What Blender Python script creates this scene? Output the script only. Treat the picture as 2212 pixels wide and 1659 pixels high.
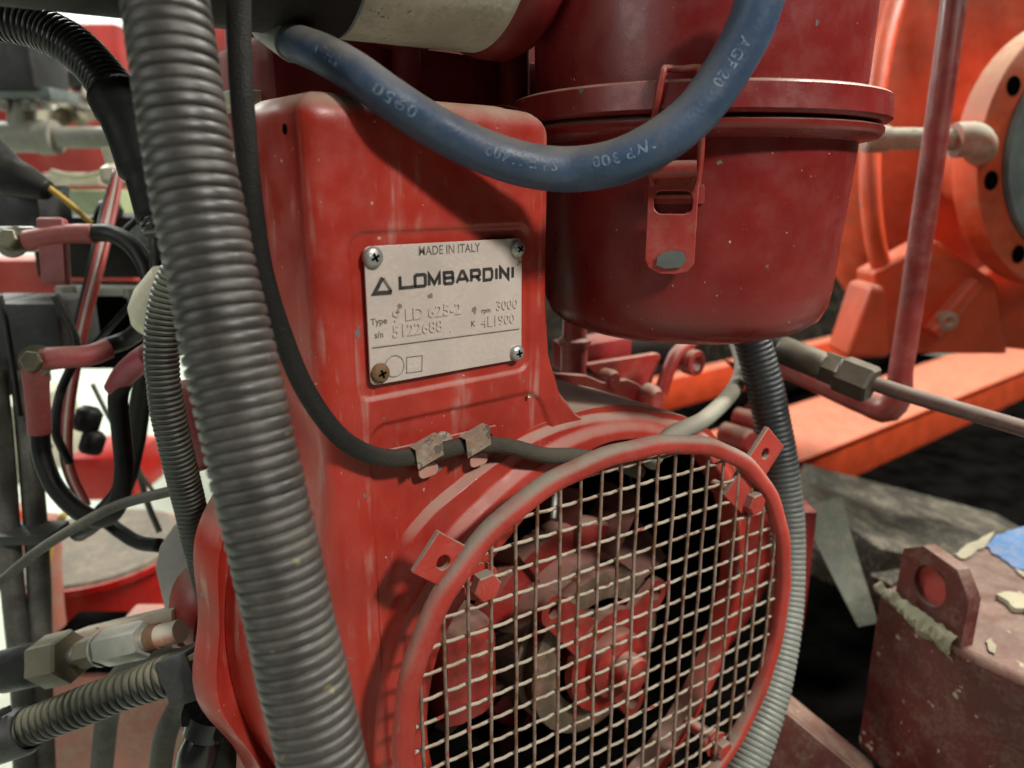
import bpy, bmesh, math, random
import numpy as np
from mathutils import Vector, Matrix, noise
from mathutils.geometry import tessellate_polygon

random.seed(7)
for o in list(bpy.data.objects): bpy.data.objects.remove(o)
scn = bpy.context.scene
COL = scn.collection
RAD = math.radians

# ------------------------------------------------------------------ camera
# picture grid of 2212 x 1659; engine frame: x along the cowl, y into the engine, z up (metres)
F = 1600.; CX = 1106.; CY = 829.5
PITCH = RAD(15); AZ = RAD(51.7)
V3 = lambda *a: np.array(a, float)
FH = V3(math.cos(AZ), math.sin(AZ), 0); RT = V3(math.sin(AZ), -math.cos(AZ), 0)
FW = FH*math.cos(PITCH) + V3(0, 0, -math.sin(PITCH)); UP = np.cross(RT, FW)
Zv = V3(0, 0, 1); Xv = V3(1, 0, 0); Yv = V3(0, 1, 0)
def ray(px, py): return FW + RT*(px-CX)/F - UP*(py-CY)/F
CAM = -ray(790, 679)*0.335
def at(px, py, d): return CAM + ray(px, py)*d
def onY(px, py, Y): r = ray(px, py); return CAM + r*((Y-CAM[1])/r[1])
def onX(px, py, X): r = ray(px, py); return CAM + r*((X-CAM[0])/r[0])
def onZ(px, py, Z): r = ray(px, py); return CAM + r*((Z-CAM[2])/r[2])

cd = bpy.data.cameras.new('camera'); cam = bpy.data.objects.new('camera', cd); COL.objects.link(cam)
M = Matrix(((RT[0], UP[0], -FW[0], CAM[0]), (RT[1], UP[1], -FW[1], CAM[1]), (RT[2], UP[2], -FW[2], CAM[2]), (0, 0, 0, 1)))
cam.matrix_world = M
cd.sensor_width = 36; cd.sensor_fit = 'HORIZONTAL'; cd.lens = 36*F/2212
cd.clip_start = 0.02; cd.clip_end = 60
cd.dof.use_dof = True; cd.dof.focus_distance = 0.385; cd.dof.aperture_fstop = 6.5
scn.camera = cam

# ------------------------------------------------------------------ light
w = bpy.data.worlds.new('World'); scn.world = w; w.use_nodes = True
bg = w.node_tree.nodes['Background']; bg.inputs[0].default_value = (0.80, 0.92, 0.88, 1); bg.inputs[1].default_value = 0.008
def lamp(name, loc, target, size, power, col=(1, 1, 1), size_y=None):
    ld = bpy.data.lights.new(name, 'AREA'); ld.energy = power; ld.color = col
    ld.shape = 'RECTANGLE'; ld.size = size; ld.size_y = size_y or size
    o = bpy.data.objects.new(name, ld); COL.objects.link(o)
    o.location = loc; d = Vector(target)-Vector(loc); o.rotation_euler = d.to_track_quat('-Z', 'Y').to_euler()
    return o
sl = bpy.data.lights.new('work_lamp', 'SPOT'); sl.energy = 300; sl.color = (1.0, 0.95, 0.87); sl.shadow_soft_size = 0.13; sl.spot_size = RAD(24); sl.spot_blend = 1.0
so = bpy.data.objects.new('work_lamp', sl); COL.objects.link(so); so.location = (0.45, -2.05, 1.62)
so.rotation_euler = (Vector((0.16, 0, -0.20))-Vector(so.location)).to_track_quat('-Z', 'Y').to_euler()
lamp('ceiling_lamp', (-2.2, 0.9, 2.3), (0, 0.1, 0), 0.5, 6, (0.96, 1.0, 0.90), 1.2)
lamp('ceiling_lamp', (2.1, -0.35, 2.2), (1.15, 0.6, 0.05), 0.4, 150, (1.0, 0.97, 0.86), 1.2)
lamp('ceiling_lamp', (-0.5, -2.0, 2.3), (0.15, 0, -0.1), 0.9, 13, (1.0, 0.97, 0.90), 0.9)
lamp('side_window', (-2.3, 0.1, 0.75), (0, 0.05, -0.1), 1.1, 13, (0.97, 1.0, 0.95), 1.0)
lamp('ceiling_lamp', (-0.4, 3.6, 2.4), (0.2, 3.4, 0), 1.0, 260, (0.95, 1.0, 0.94), 1.6)
vs = scn.view_settings; vs.view_transform = 'Standard'; vs.look = 'None'; vs.exposure = 0.0; vs.gamma = 1
vs.use_curve_mapping = False
scn.render.engine = 'CYCLES'

# ------------------------------------------------------------------ materials
def ramp(nt, fac, a, b, ca=0., cb=1.):
    n = nt.nodes.new('ShaderNodeMapRange'); n.interpolation_type = 'SMOOTHSTEP'
    n.inputs['From Min'].default_value = a; n.inputs['From Max'].default_value = b
    n.inputs['To Min'].default_value = ca; n.inputs['To Max'].default_value = cb
    nt.links.new(fac, n.inputs['Value']); return n.outputs[0]
def mathn(nt, op, a, b=None):
    n = nt.nodes.new('ShaderNodeMath'); n.operation = op
    for i, v in enumerate((a, b)):
        if v is None: continue
        if isinstance(v, (int, float)): n.inputs[i].default_value = v
        else: nt.links.new(v, n.inputs[i])
    return n.outputs[0]
def mixc(nt, fac, a, b):
    n = nt.nodes.new('ShaderNodeMix'); n.data_type = 'RGBA'
    if isinstance(fac, (int, float)): n.inputs[0].default_value = fac
    else: nt.links.new(fac, n.inputs[0])
    for i, v in ((6, a), (7, b)):
        if isinstance(v, tuple): n.inputs[i].default_value = (*v, 1)
        else: nt.links.new(v, n.inputs[i])
    return n.outputs[2]
DUST = (0.36, 0.31, 0.235)
def mat(name, base, rough=0.5, metal=0., dust=0., film=0.1, streak=0., chip=0., chipc=(0.13, 0.14, 0.14), speck=0., var=0.25,
        bump=0.15, bscale=900., dustc=DUST, lo=0.15, hi=0.85, scale=1., rust=0., weave=0., coat=0., spec=0.5, zband=None, worn=None, scratch=0.):
    m = bpy.data.materials.new(name); m.use_nodes = True; nt = m.node_tree; L = nt.links.new
    b = nt.nodes['Principled BSDF']
    g = nt.nodes.new('ShaderNodeNewGeometry'); pos = g.outputs['Position']
    sep = nt.nodes.new('ShaderNodeSeparateXYZ'); L(g.outputs['Normal'], sep.inputs[0])
    def nz(s, detail=4., vec=None, rgh=0.55):
        n = nt.nodes.new('ShaderNodeTexNoise'); n.inputs['Scale'].default_value = s*scale; n.inputs['Detail'].default_value = detail
        n.inputs['Roughness'].default_value = rgh
        L(vec or pos, n.inputs['Vector']); return n.outputs[0]
    big = nz(18); mid = nz(70, 5); fine = nz(420, 3)
    dark = tuple(c*(1-var) for c in base); lite = tuple(min(1, c*(1+var)+0.012*var) for c in base)
    col = mixc(nt, ramp(nt, big, 0.3, 0.7), dark, lite)
    rg = ramp(nt, mid, 0.3, 0.7, max(0.05, rough-0.08), min(1, rough+0.1))
    if film:                                   # thin dusty film, blotchy
        fm = mathn(nt, 'MULTIPLY', ramp(nt, mathn(nt, 'ADD', mathn(nt, 'MULTIPLY', mid, 0.6), mathn(nt, 'MULTIPLY', fine, 0.4)), 0.44, 0.66), film*1.6)
        col = mixc(nt, fm, col, dustc)
    if rust:
        rm = mathn(nt, 'MULTIPLY', ramp(nt, nz(120, 5), 0.46, 0.62), rust)
        col = mixc(nt, rm, col, (0.16, 0.062, 0.022))
    if streak:                                 # runs of dried dirt, stretched downwards
        mp = nt.nodes.new('ShaderNodeMapping'); mp.inputs['Scale'].default_value = (1, 1, 0.10); L(pos, mp.inputs[0])
        st = ramp(nt, nz(110, 3, mp.outputs[0]), 0.56, 0.72)
        br = ramp(nt, nz(34, 4), 0.42, 0.66)
        col = mixc(nt, mathn(nt, 'MULTIPLY', mathn(nt, 'MULTIPLY', st, br), streak), col, (0.45, 0.36, 0.30))
    if dust:
        up = ramp(nt, sep.outputs[2], lo, hi)
        dm = mathn(nt, 'MULTIPLY', mathn(nt, 'MULTIPLY', up, ramp(nt, mid, 0.2, 0.6, 0.5, 1.0)), dust)
        col = mixc(nt, dm, col, dustc)
        rg = mixc(nt, dm, rg, (0.9, 0.9, 0.9))
    if zband:
        sz = nt.nodes.new('ShaderNodeSeparateXYZ'); L(pos, sz.inputs[0])
        zm = mathn(nt, 'MULTIPLY', ramp(nt, sz.outputs[2], zband[0], zband[1]), mathn(nt, 'ADD', mathn(nt, 'MULTIPLY', mid, 0.5), zband[2]))
        col = mixc(nt, zm, col, dustc)
    if worn:
        col = mixc(nt, ramp(nt, nz(380, 4), 0.40, 0.60), col, worn)
    if speck:
        sp = ramp(nt, nz(260, 2), 0.735, 0.76)
        col = mixc(nt, mathn(nt, 'MULTIPLY', sp, speck), col, (0.62, 0.56, 0.48))
    if scratch:
        mp2 = nt.nodes.new('ShaderNodeMapping'); mp2.inputs['Scale'].default_value = (1.0, 1.0, 0.16); mp2.inputs['Rotation'].default_value = (0.5, 0.9, 0.3); L(pos, mp2.inputs[0])
        sc = mathn(nt, 'MULTIPLY', ramp(nt, nz(520, 1, mp2.outputs[0]), 0.70, 0.73), ramp(nt, nz(45, 3), 0.48, 0.6))
        col = mixc(nt, mathn(nt, 'MULTIPLY', sc, scratch), col, (0.52, 0.36, 0.30))
    if chip:
        cm = mathn(nt, 'MULTIPLY', ramp(nt, nz(95, 6), 0.70-0.1*chip, 0.715-0.1*chip), 1.0)
        col = mixc(nt, cm, col, chipc)
    L(col, b.inputs['Base Color']); L(rg, b.inputs['Roughness'])
    b.inputs['Metallic'].default_value = metal
    b.inputs['Specular IOR Level'].default_value = spec
    if coat: b.inputs['Coat Weight'].default_value = coat; b.inputs['Coat Roughness'].default_value = 0.25
    if bump:
        bn = nt.nodes.new('ShaderNodeBump'); bn.inputs['Strength'].default_value = bump; bn.inputs['Distance'].default_value = 0.0006/scale
        h = nz(bscale, 4)
        if weave:
            wv = nt.nodes.new('ShaderNodeTexVoronoi'); wv.inputs['Scale'].default_value = weave; L(pos, wv.inputs['Vector'])
            h = mathn(nt, 'ADD', mathn(nt, 'MULTIPLY', h, 0.3), wv.outputs[0])
        L(h, bn.inputs['Height']); L(bn.outputs[0], b.inputs['Normal'])
    return m
def emis(name, c, s):
    m = bpy.data.materials.new(name); m.use_nodes = True; b = m.node_tree.nodes['Principled BSDF']
    b.inputs['Base Color'].default_value = (*c, 1); b.inputs['Emission Color'].default_value = (*c, 1); b.inputs['Emission Strength'].default_value = s
    return m
RED = (0.34, 0.026, 0.016)
MT = dict(
    cowl=mat('cowl_red_paint', RED, 0.36, scratch=0.12, dust=0.7, film=0.022, streak=0.45, speck=0.45, chip=0.04, var=0.16, bump=0.12, lo=0.2, hi=0.8),
    guard=mat('guard_red_paint', (0.36, 0.027, 0.017), 0.6, scratch=0.1, dust=0.95, film=0.07, chip=0.1, chipc=(0.10, 0.06, 0.05), var=0.2, bump=0.5, bscale=350, lo=0.1, hi=0.72, dustc=(0.25, 0.225, 0.18)),
    filt=mat('filter_red_paint', (0.175, 0.013, 0.012), 0.34, scratch=0.0, dust=0.5, film=0.012, speck=0.5, chip=0.02, var=0.12, bump=0.10, lo=0.4, hi=0.95),
    latch=mat('latch_red_paint', (0.30, 0.03, 0.024), 0.45, dust=0.4, film=0.08, var=0.2),
    barrel=mat('dusty_barrel_red_paint', RED, 0.42, scratch=0.12, dust=0.95, film=0.03, streak=0.2, speck=0.4, chip=0.04, var=0.16, bump=0.15, lo=0.25, hi=1.05, dustc=(0.34, 0.28, 0.22)),
    chipm=mat('bare_steel_chip', (0.12, 0.135, 0.13), 0.5, metal=0.5, film=0.05),
    plate=mat('stamped_aluminium', (0.54, 0.46, 0.415), 0.46, metal=0.2, film=0.12, dust=0.1, var=0.10, bump=0.55, bscale=420, chip=0.16, chipc=(0.22, 0.17, 0.14), dustc=(0.36, 0.28, 0.23)),
    ink=mat('black_print', (0.016, 0.015, 0.015), 0.6, film=0.06, var=0.1, bump=0),
    inkg=mat('worn_grey_print', (0.09, 0.075, 0.065), 0.6, film=0.25, var=0.2, bump=0),
    screw=mat('zinc_screw', (0.42, 0.42, 0.40), 0.4, metal=0.7, film=0.15, bump=0.6, bscale=700),
    rusty=mat('rusty_screw', (0.16, 0.085, 0.035), 0.8, film=0.1, bump=0.8, bscale=800, rust=0.8),
    wire=mat('dirty_galvanised_wire', (0.40, 0.34, 0.28), 0.6, metal=0.15, film=0.25, dust=0.8, lo=0.1, hi=0.7, rust=0.8, chip=0.5, chipc=(0.30, 0.06, 0.05), bump=0.9, bscale=500, dustc=(0.50, 0.45, 0.35)),
    wirev=mat('rust_stained_wire', (0.25, 0.17, 0.135), 0.6, metal=0.15, film=0.2, dust=0.3, rust=0.9, chip=0.6, chipc=(0.30, 0.075, 0.06), bump=0.9, bscale=500, dustc=(0.42, 0.34, 0.27)),
    conduit=mat('grey_conduit_plastic', (0.036, 0.033, 0.030), 0.44, film=0.11, dust=0.22, var=0.25, bump=0.12, lo=0.1, hi=0.9, dustc=(0.165, 0.140, 0.118), spec=0.6, chip=0.10, chipc=(0.15, 0.13, 0.05)),
    conduit2=mat('dusty_green_conduit_plastic', (0.013, 0.013, 0.012), 0.4, film=0.03, dust=0.35, lo=0.0, hi=0.6, dustc=(0.17, 0.18, 0.13), zband=(-0.03, 0.02, 0.25)),
    conduit3=mat('black_conduit_plastic', (0.006, 0.006, 0.006), 0.3, film=0.0, dust=0.05, dustc=(0.2, 0.2, 0.18), var=0.1),
    conduit4=mat('blue_black_conduit_plastic', (0.012, 0.015, 0.018), 0.4, film=0.03, dust=0.12, lo=0.2, hi=0.9, dustc=(0.25, 0.265, 0.235), zband=(-0.13, -0.26, 0.5)),  # lower part greyer: dust and light together, both put into the colour
    conduit5=mat('olive_conduit_plastic', (0.016, 0.016, 0.012), 0.4, film=0.04, dust=0.85, lo=0.2, hi=0.9, dustc=(0.22, 0.21, 0.145)),
    tape=mat('black_tape', (0.003, 0.003, 0.003), 0.6, film=0.0, var=0.1, spec=0.25, bump=0.6, bscale=250),
    braid=mat('braided_black_sleeve', (0.007, 0.0065, 0.006), 0.75, film=0.02, dust=0.25, lo=0.35, hi=1.0, dustc=(0.13, 0.115, 0.085), bump=0.6, bscale=700, weave=1300, zband=(-0.055, -0.085, 0.25), spec=0.3),
    blue=mat('blue_rubber_hose', (0.028, 0.056, 0.112), 0.48, film=0.12, dust=0.85, lo=0.15, hi=0.95, dustc=(0.15, 0.132, 0.11), var=0.2, bump=0.3, bscale=500),
    hoseink=mat('white_hose_print', (0.15, 0.205, 0.28), 0.6, film=0.1, var=0.25, bump=0, worn=(0.05, 0.09, 0.165)),
    rubber=mat('black_rubber', (0.004, 0.004, 0.004), 0.5, spec=0.3, film=0.005, dust=0.08, dustc=(0.16, 0.16, 0.13)),
    cable=mat('black_cable_jacket', (0.004, 0.004, 0.004), 0.45, spec=0.35, film=0.008, dust=0.10, dustc=(0.18, 0.18, 0.14)),
    greycab=mat('grey_tube_jacket', (0.060, 0.060, 0.052), 0.5, film=0.1, dust=0.4),
    paletube=mat('pale_grey_tube', (0.20, 0.20, 0.165), 0.6, film=0.15, dust=0.4),
    clip=mat('dirty_clip_steel', (0.24, 0.17, 0.13), 0.6, film=0.35, dust=0.3, chip=1.3, chipc=(0.10, 0.09, 0.07), bump=0.8, bscale=300, rust=0.3),
    tongue=mat('pale_primer_tongue', (0.50, 0.24, 0.19), 0.6, film=0.2, chip=0.2),
    inner=mat('engine_red_paint', (0.27, 0.02, 0.015), 0.42, dust=0.55, film=0.07, chip=0.1, var=0.25, lo=0.3, hi=0.95),
    fanred=mat('grimy_dark_red_blade', (0.11, 0.022, 0.017), 0.6, film=0.15, dust=0.4, dustc=(0.22, 0.13, 0.10)),
    drum=mat('olive_fan_drum', (0.11, 0.085, 0.055), 0.5, dust=0.85, film=0.25, chip=0.5, chipc=(0.22, 0.05, 0.04), lo=0.4, hi=0.9, dustc=(0.46, 0.22, 0.18)),  # pink on upward faces is the lit drum top put into the colour
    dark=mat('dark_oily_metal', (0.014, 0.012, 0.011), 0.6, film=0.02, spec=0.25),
    black=mat('shade_black', (0.0025, 0.0022, 0.002), 0.9, film=0.0, spec=0.0, bump=0),  # near-black that stands in for shade in cavities and under the machine; also holes
    orange=mat('orange_red_paint', (0.72, 0.085, 0.024), 0.42, dust=0.5, film=0.05, var=0.16, lo=0.3, hi=1.0, dustc=(0.46, 0.30, 0.21), chip=0.03),
    pumpm=mat('dusty_orange_casting', (0.72, 0.085, 0.024), 0.5, dust=0.85, film=0.08, var=0.2, lo=-0.05, hi=0.75, dustc=(0.64, 0.42, 0.29), chip=0.03, bump=0.4, bscale=120),
    redpipe=mat('dull_red_pipe', (0.22, 0.030, 0.026), 0.38, dust=0.35, film=0.07, chip=0.12, chipc=(0.10, 0.10, 0.10)),
    brownpipe=mat('brown_steel_tube', (0.085, 0.04, 0.034), 0.4, dust=0.6, film=0.15, dustc=(0.2, 0.16, 0.12)),
    stub=mat('dusty_pale_pipe', (0.45, 0.17, 0.12), 0.5, dust=1.0, film=0.3, lo=-0.1, hi=0.5, dustc=(0.52, 0.48, 0.38), chip=0.1),
    gasket=mat('grey_gasket', (0.16, 0.19, 0.20), 0.6, film=0.15, chip=0.1),
    olive=mat('olive_zinc', (0.14, 0.125, 0.08), 0.42, metal=0.3, film=0.15, dust=0.4, dustc=(0.30, 0.28, 0.2)),
    bronze=mat('grimy_bronze_fitting', (0.062, 0.050, 0.034), 0.4, metal=0.2, film=0.1, dust=0.35, dustc=(0.22, 0.19, 0.14)),
    steel=mat('dull_steel', (0.36, 0.36, 0.32), 0.4, metal=0.5, film=0.15, dust=0.2),
    white=mat('off_white_paint', (0.55, 0.56, 0.50), 0.5, dust=0.0, film=0.12, chip=0.05, chipc=(0.2, 0.2, 0.17), var=0.15, bump=0.6, bscale=160),
    silencer=mat('scuffed_white_tank_paint', (0.66, 0.69, 0.58), 0.42, film=0.25, chip=0.25, chipc=(0.25, 0.27, 0.22), var=0.25, bump=0.9, bscale=90, dustc=(0.25, 0.27, 0.22)),
    tankblack=mat('black_tank_half', (0.005, 0.004, 0.004), 0.6, film=0.02),  # plain near-black for the left half of the tank
    tankred=mat('dark_red_band_paint', (0.19, 0.012, 0.014), 0.4, film=0.03, dust=0.2),
    bootred=mat('red_rubber_boot', (0.30, 0.055, 0.055), 0.55, film=0.1, dust=0.2, var=0.2),
    bootpink=mat('pinkish_red_sleeve', (0.34, 0.04, 0.07), 0.45, film=0.05, dust=0.4),
    bucket=mat('red_bucket_plastic', (0.50, 0.012, 0.008), 0.35, film=0.03, var=0.15),
    cream=mat('cream_paint', (0.58, 0.55, 0.42), 0.5, film=0.15),
    liner=mat('grimy_bucket_liner', (0.13, 0.10, 0.07), 0.7, film=0.3, chip=0.3, chipc=(0.2, 0.05, 0.04)),
    redwall=mat('red_machine_panel', (0.42, 0.04, 0.032), 0.5, film=0.08, dust=0.3, scale=0.4),
    greyblk=mat('dark_grey_plastic', (0.018, 0.018, 0.020), 0.5, film=0.06, dust=0.3, dustc=(0.22, 0.22, 0.2)),
    green=mat('pale_green_block', (0.36, 0.45, 0.24), 0.5, film=0.2),
    pipe=mat('grey_pipe', (0.25, 0.245, 0.21), 0.5, film=0.2, dust=0.4, dustc=(0.42, 0.40, 0.32)),
    teal=mat('teal_grey_flange', (0.13, 0.17, 0.17), 0.5, film=0.2),
    sheet=mat('pale_grey_sheet', (0.50, 0.49, 0.45), 0.5, film=0.1),
    wirered=mat('red_wire_insulation', (0.32, 0.035, 0.028), 0.5, film=0.08),
    wirewhite=mat('white_wire_insulation', (0.52, 0.44, 0.40), 0.5, film=0.1),
    yellow=mat('yellow_wire_insulation', (0.50, 0.33, 0.06), 0.5, film=0.1),
    pinkbase=mat('faded_red_base', (0.42, 0.16, 0.12), 0.6, film=0.35, scale=0.5),
    plank=mat('weathered_plank', (0.045, 0.040, 0.027), 0.8, film=0.3, var=0.35, scale=0.5),
    strap=mat('grey_green_strap', (0.09, 0.105, 0.08), 0.7, film=0.2),
    undershade=mat('dark_brown_shade', (0.016, 0.014, 0.011), 0.8, film=0.1, spec=0.1, scale=0.5),  # dark brown standing in for the shade below the base frame
    block=mat('chipped_red_block_paint', (0.10, 0.014, 0.011), 0.5, dust=0.3, film=0.12, chip=0.35, speck=0.3, chipc=(0.42, 0.34, 0.24), scale=0.7, bump=0.6, bscale=300),
    filler=mat('crusty_pale_filler', (0.34, 0.31, 0.22), 0.9, film=0.2, bump=1.0, bscale=250, chip=0.3, chipc=(0.2, 0.17, 0.12)),
    crust=mat('crusty_weld_filler', (0.26, 0.25, 0.165), 0.9, film=0.2, bump=1.0, bscale=250, chip=0.5, chipc=(0.10, 0.07, 0.05)),
    bluepaint=mat('blue_paint_patch', (0.06, 0.16, 0.36), 0.5, film=0.2, chip=0.3, chipc=(0.5, 0.45, 0.36), scale=0.5),
    wall=mat('white_workshop_wall', (0.80, 0.82, 0.82), 0.8, film=0.02, var=0.05, scale=0.05, bump=0),
    floor=mat('pale_concrete_floor', (0.50, 0.55, 0.46), 0.6, film=0.25, var=0.2, scale=0.05, bump=0),
    glossblack=mat('glossy_black_plastic', (0.006, 0.006, 0.007), 0.12, film=0.0, bump=0, coat=0.5),
)

# ------------------------------------------------------------------ mesh helpers
def unit(v): v = np.asarray(v, float); return v/np.linalg.norm(v)
class MB:
    def __init__(s): s.v = []; s.f = []
    def add(s, vs, fs):
        o = len(s.v); s.v += [tuple(map(float, p)) for p in vs]; s.f += [tuple(i+o for i in f) for f in fs]; return s
    def grid(s, rows, closed_u=False, closed_v=False, flip=False):
        n = len(rows); m = len(rows[0]); fs = []
        for i in range(n-(0 if closed_v else 1)):
            for j in range(m-(0 if closed_u else 1)):
                a, b = i*m+j, i*m+(j+1) % m; c, d = ((i+1) % n)*m+(j+1) % m, ((i+1) % n)*m+j
                fs.append((a, d, c, b) if flip else (a, b, c, d))
        return s.add([p for r in rows for p in r], fs)
    def box(s, c, ax, half, bevel=0.0):
        bm = bmesh.new(); bmesh.ops.create_cube(bm, size=2)
        for v in bm.verts: v.co = Vector((v.co.x*half[0], v.co.y*half[1], v.co.z*half[2]))
        if bevel: bmesh.ops.bevel(bm, geom=bm.edges[:], offset=bevel, segments=2, affect='EDGES', profile=0.6)
        bm.verts.index_update()
        vs = [np.asarray(c)+ax[0]*v.co.x+ax[1]*v.co.y+ax[2]*v.co.z for v in bm.verts]
        s.add(vs, [tuple(v.index for v in f.verts) for f in bm.faces]); bm.free(); return s
    def lathe(s, prof, o, axis, xd=None, n=48, a0=0., a1=360., dr=None):
        axis = unit(axis); xd = unit(xd) if xd is not None else unit(np.cross(axis, V3(0.3, 0.2, 1)))
        xd = unit(xd-axis*(xd@axis)); yd = np.cross(axis, xd); full = abs(a1-a0) >= 359.9
        rows = []
        for k in range(n if full else n+1):
            t = RAD(a0+(a1-a0)*k/n); e = xd*math.cos(t)+yd*math.sin(t)
            rows.append([np.asarray(o)+e*max(1e-6, (r+(dr(t) if dr else 0)))+axis*h for r, h in prof])
        return s.grid(rows, closed_v=full, flip=True)
    def tube(s, path, rad, n=16, step=None, smooth=True, rfun=None, caps=True, flat=1.0):
        P = np.array(path, float); rad = [rad]*len(P) if np.isscalar(rad) else list(rad)
        if smooth and len(P) > 2: P, rad = catmull(P, rad, step)
        elif step: P, rad = lin(P, rad, step)
        T = np.gradient(P, axis=0); T /= np.linalg.norm(T, axis=1)[:, None]
        u = unit(np.cross(T[0], V3(0.31, 0.17, 0.93))); S = np.r_[0, np.cumsum(np.linalg.norm(np.diff(P, axis=0), axis=1))]
        rows = []
        for i in range(len(P)):
            u = unit(u-T[i]*(u@T[i])); v = np.cross(T[i], u)
            r = rad[i]+(rfun(S[i]) if rfun else 0)
            rows.append([P[i]+(u*math.cos(2*math.pi*k/n)+v*flat*math.sin(2*math.pi*k/n))*r for k in range(n)])
        o = len(s.v); s.grid(rows, closed_u=True)
        if caps:
            s.f.append(tuple(o+k for k in range(n))[::-1]); e = o+(len(rows)-1)*n; s.f.append(tuple(e+k for k in range(n)))
        return s
    def prism(s, outline, o, ex, ey, ez, th, holes=()):
        """outline (2d) in the plane ex,ey at o; extruded from 0 to th along ez"""
        loops = [list(outline)]+[list(h) for h in holes]
        flat = [p for l in loops for p in l]
        tris = tessellate_polygon([[Vector((p[0], p[1], 0)) for p in l] for l in loops])
        n = len(flat); P = lambda p, h: np.asarray(o)+ex*p[0]+ey*p[1]+ez*h
        vs = [P(p, 0) for p in flat]+[P(p, th) for p in flat]; fs = []
        for t in tris:
            fs.append(tuple(t)[::-1]); fs.append(tuple(i+n for i in t))
        k = 0
        for l in loops:
            m = len(l)
            for i in range(m):
                a, b = k+i, k+(i+1) % m; fs.append((a, b, b+n, a+n))
            k += m
        s.add(vs, fs); return s
    def hexa(s, o, axis, r, h, cham=0.12, n=6, rot=0.):
        axis = unit(axis); xd = unit(np.cross(axis, V3(0.2, 0.1, 1))); yd = np.cross(axis, xd)
        ring = lambda rr, hh: [np.asarray(o)+(xd*math.cos(rot+2*math.pi*k/n)+yd*math.sin(rot+2*math.pi*k/n))*rr+axis*hh for k in range(n)]
        rows = [ring(r*(1-cham), 0), ring(r, h*cham), ring(r, h*(1-cham)), ring(r*(1-cham), h)]
        q = len(s.v); s.grid(rows, closed_u=True); s.f.append(tuple(q+k for k in range(n))[::-1]); s.f.append(tuple(q+3*n+k for k in range(n))); return s
    def build(s, name, m, parent=None, sharp=38, bevel=0., recalc=True):
        me = bpy.data.meshes.new(name); me.from_pydata(s.v, [], s.f); me.update()
        if recalc:
            bm = bmesh.new(); bm.from_mesh(me); bmesh.ops.recalc_face_normals(bm, faces=bm.faces[:]); bm.to_mesh(me); bm.free()
        me.polygons.foreach_set('use_smooth', [True]*len(me.polygons))
        if sharp < 180: me.set_sharp_from_angle(angle=RAD(sharp))
        me.materials.append(MT[m]); return link(name, me, parent, bevel)
def link(name, me, parent=None, bevel=0.):
    o = bpy.data.objects.new(name, me); COL.objects.link(o)
    if parent is not None:
        o.parent = parent; o.matrix_parent_inverse = Matrix.Translation(-Vector(root_loc(parent)))
    if bevel:
        md = o.modifiers.new('bevel', 'BEVEL'); md.width = bevel; md.segments = 2; md.limit_method = 'ANGLE'; md.angle_limit = RAD(40)
    return o
def root_loc(o):
    p = Vector(o.location)
    return p
def catmull(P, rad, step):
    L = np.linalg.norm(np.diff(P, axis=0), axis=1); out = []; rr = []
    Q = np.vstack([2*P[0]-P[1], P, 2*P[-1]-P[-2]])
    fine = []; fr = []
    for i in range(len(P)-1):
        p0, p1, p2, p3 = Q[i:i+4]
        for k in range(24):
            t = k/24
            fine.append(0.5*((2*p1)+(-p0+p2)*t+(2*p0-5*p1+4*p2-p3)*t*t+(-p0+3*p1-3*p2+p3)*t**3)); fr.append(rad[i]+(rad[i+1]-rad[i])*t)
    fine.append(P[-1]); fr.append(rad[-1]); fine = np.array(fine)
    return lin(fine, fr, step or L.sum()/(10*len(L)))
def lin(P, rad, step):
    S = np.r_[0, np.cumsum(np.linalg.norm(np.diff(P, axis=0), axis=1))]; n = max(2, int(S[-1]/step))
    s = np.linspace(0, S[-1], n+1)
    return np.stack([np.interp(s, S, P[:, k]) for k in range(3)], 1), list(np.interp(s, S, rad))
def thing(name, label, cat, loc=(0, 0, 0), group=None):
    o = bpy.data.objects.new(name, None); COL.objects.link(o); o.location = tuple(map(float, loc)); o.empty_display_size = 0.02
    return tag(o, label, cat, group)
def tag(o, label, cat, group=None):
    o['label'] = label; o['category'] = cat
    if group: o['group'] = group
    return o
def struct(o): o['kind'] = 'structure'; return o
def circ(cx, cy, r, n=24, a0=0.): return [(cx+r*math.cos(a0+2*math.pi*k/n), cy+r*math.sin(a0+2*math.pi*k/n)) for k in range(n)]
def rrect(x0, y0, x1, y1, r, n=5):
    out = []
    for (cx, cy, a) in ((x1-r, y1-r, 0), (x0+r, y1-r, 90), (x0+r, y0+r, 180), (x1-r, y0+r, 270)):
        out += [(cx+r*math.cos(RAD(a+90*k/n)), cy+r*math.sin(RAD(a+90*k/n))) for k in range(n+1)]
    return out
def sstep(a, b, x): t = min(1, max(0, (x-a)/(b-a))); return t*t*(3-2*t)
def text_mesh(txt, size, extrude=0., offset=0., align='LEFT', sx=1., spacing=1.):
    cu = bpy.data.curves.new('t', 'FONT'); cu.body = txt; cu.size = size; cu.extrude = extrude; cu.offset = offset; cu.align_x = align; cu.resolution_u = 3
    cu.space_character = spacing
    o = bpy.data.objects.new('t', cu); COL.objects.link(o)
    me = bpy.data.meshes.new_from_object(o.evaluated_get(bpy.context.evaluated_depsgraph_get()))
    bpy.data.objects.remove(o)
    vs = [(v.co.x*sx, v.co.y, v.co.z) for v in me.vertices]; fs = [tuple(p.vertices) for p in me.polygons]
    bpy.data.meshes.remove(me); return vs, fs
def ribs(r, pitch, depth, gap=0.34):
    def f(s):
        t = (s/pitch) % 1.0
        if t < gap: return -depth*(0.5-0.5*math.cos(2*math.pi*t/gap))**.65
        return -0.16*depth*abs(2*((t-gap)/(1-gap))-1)**2.5
    return f
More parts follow.
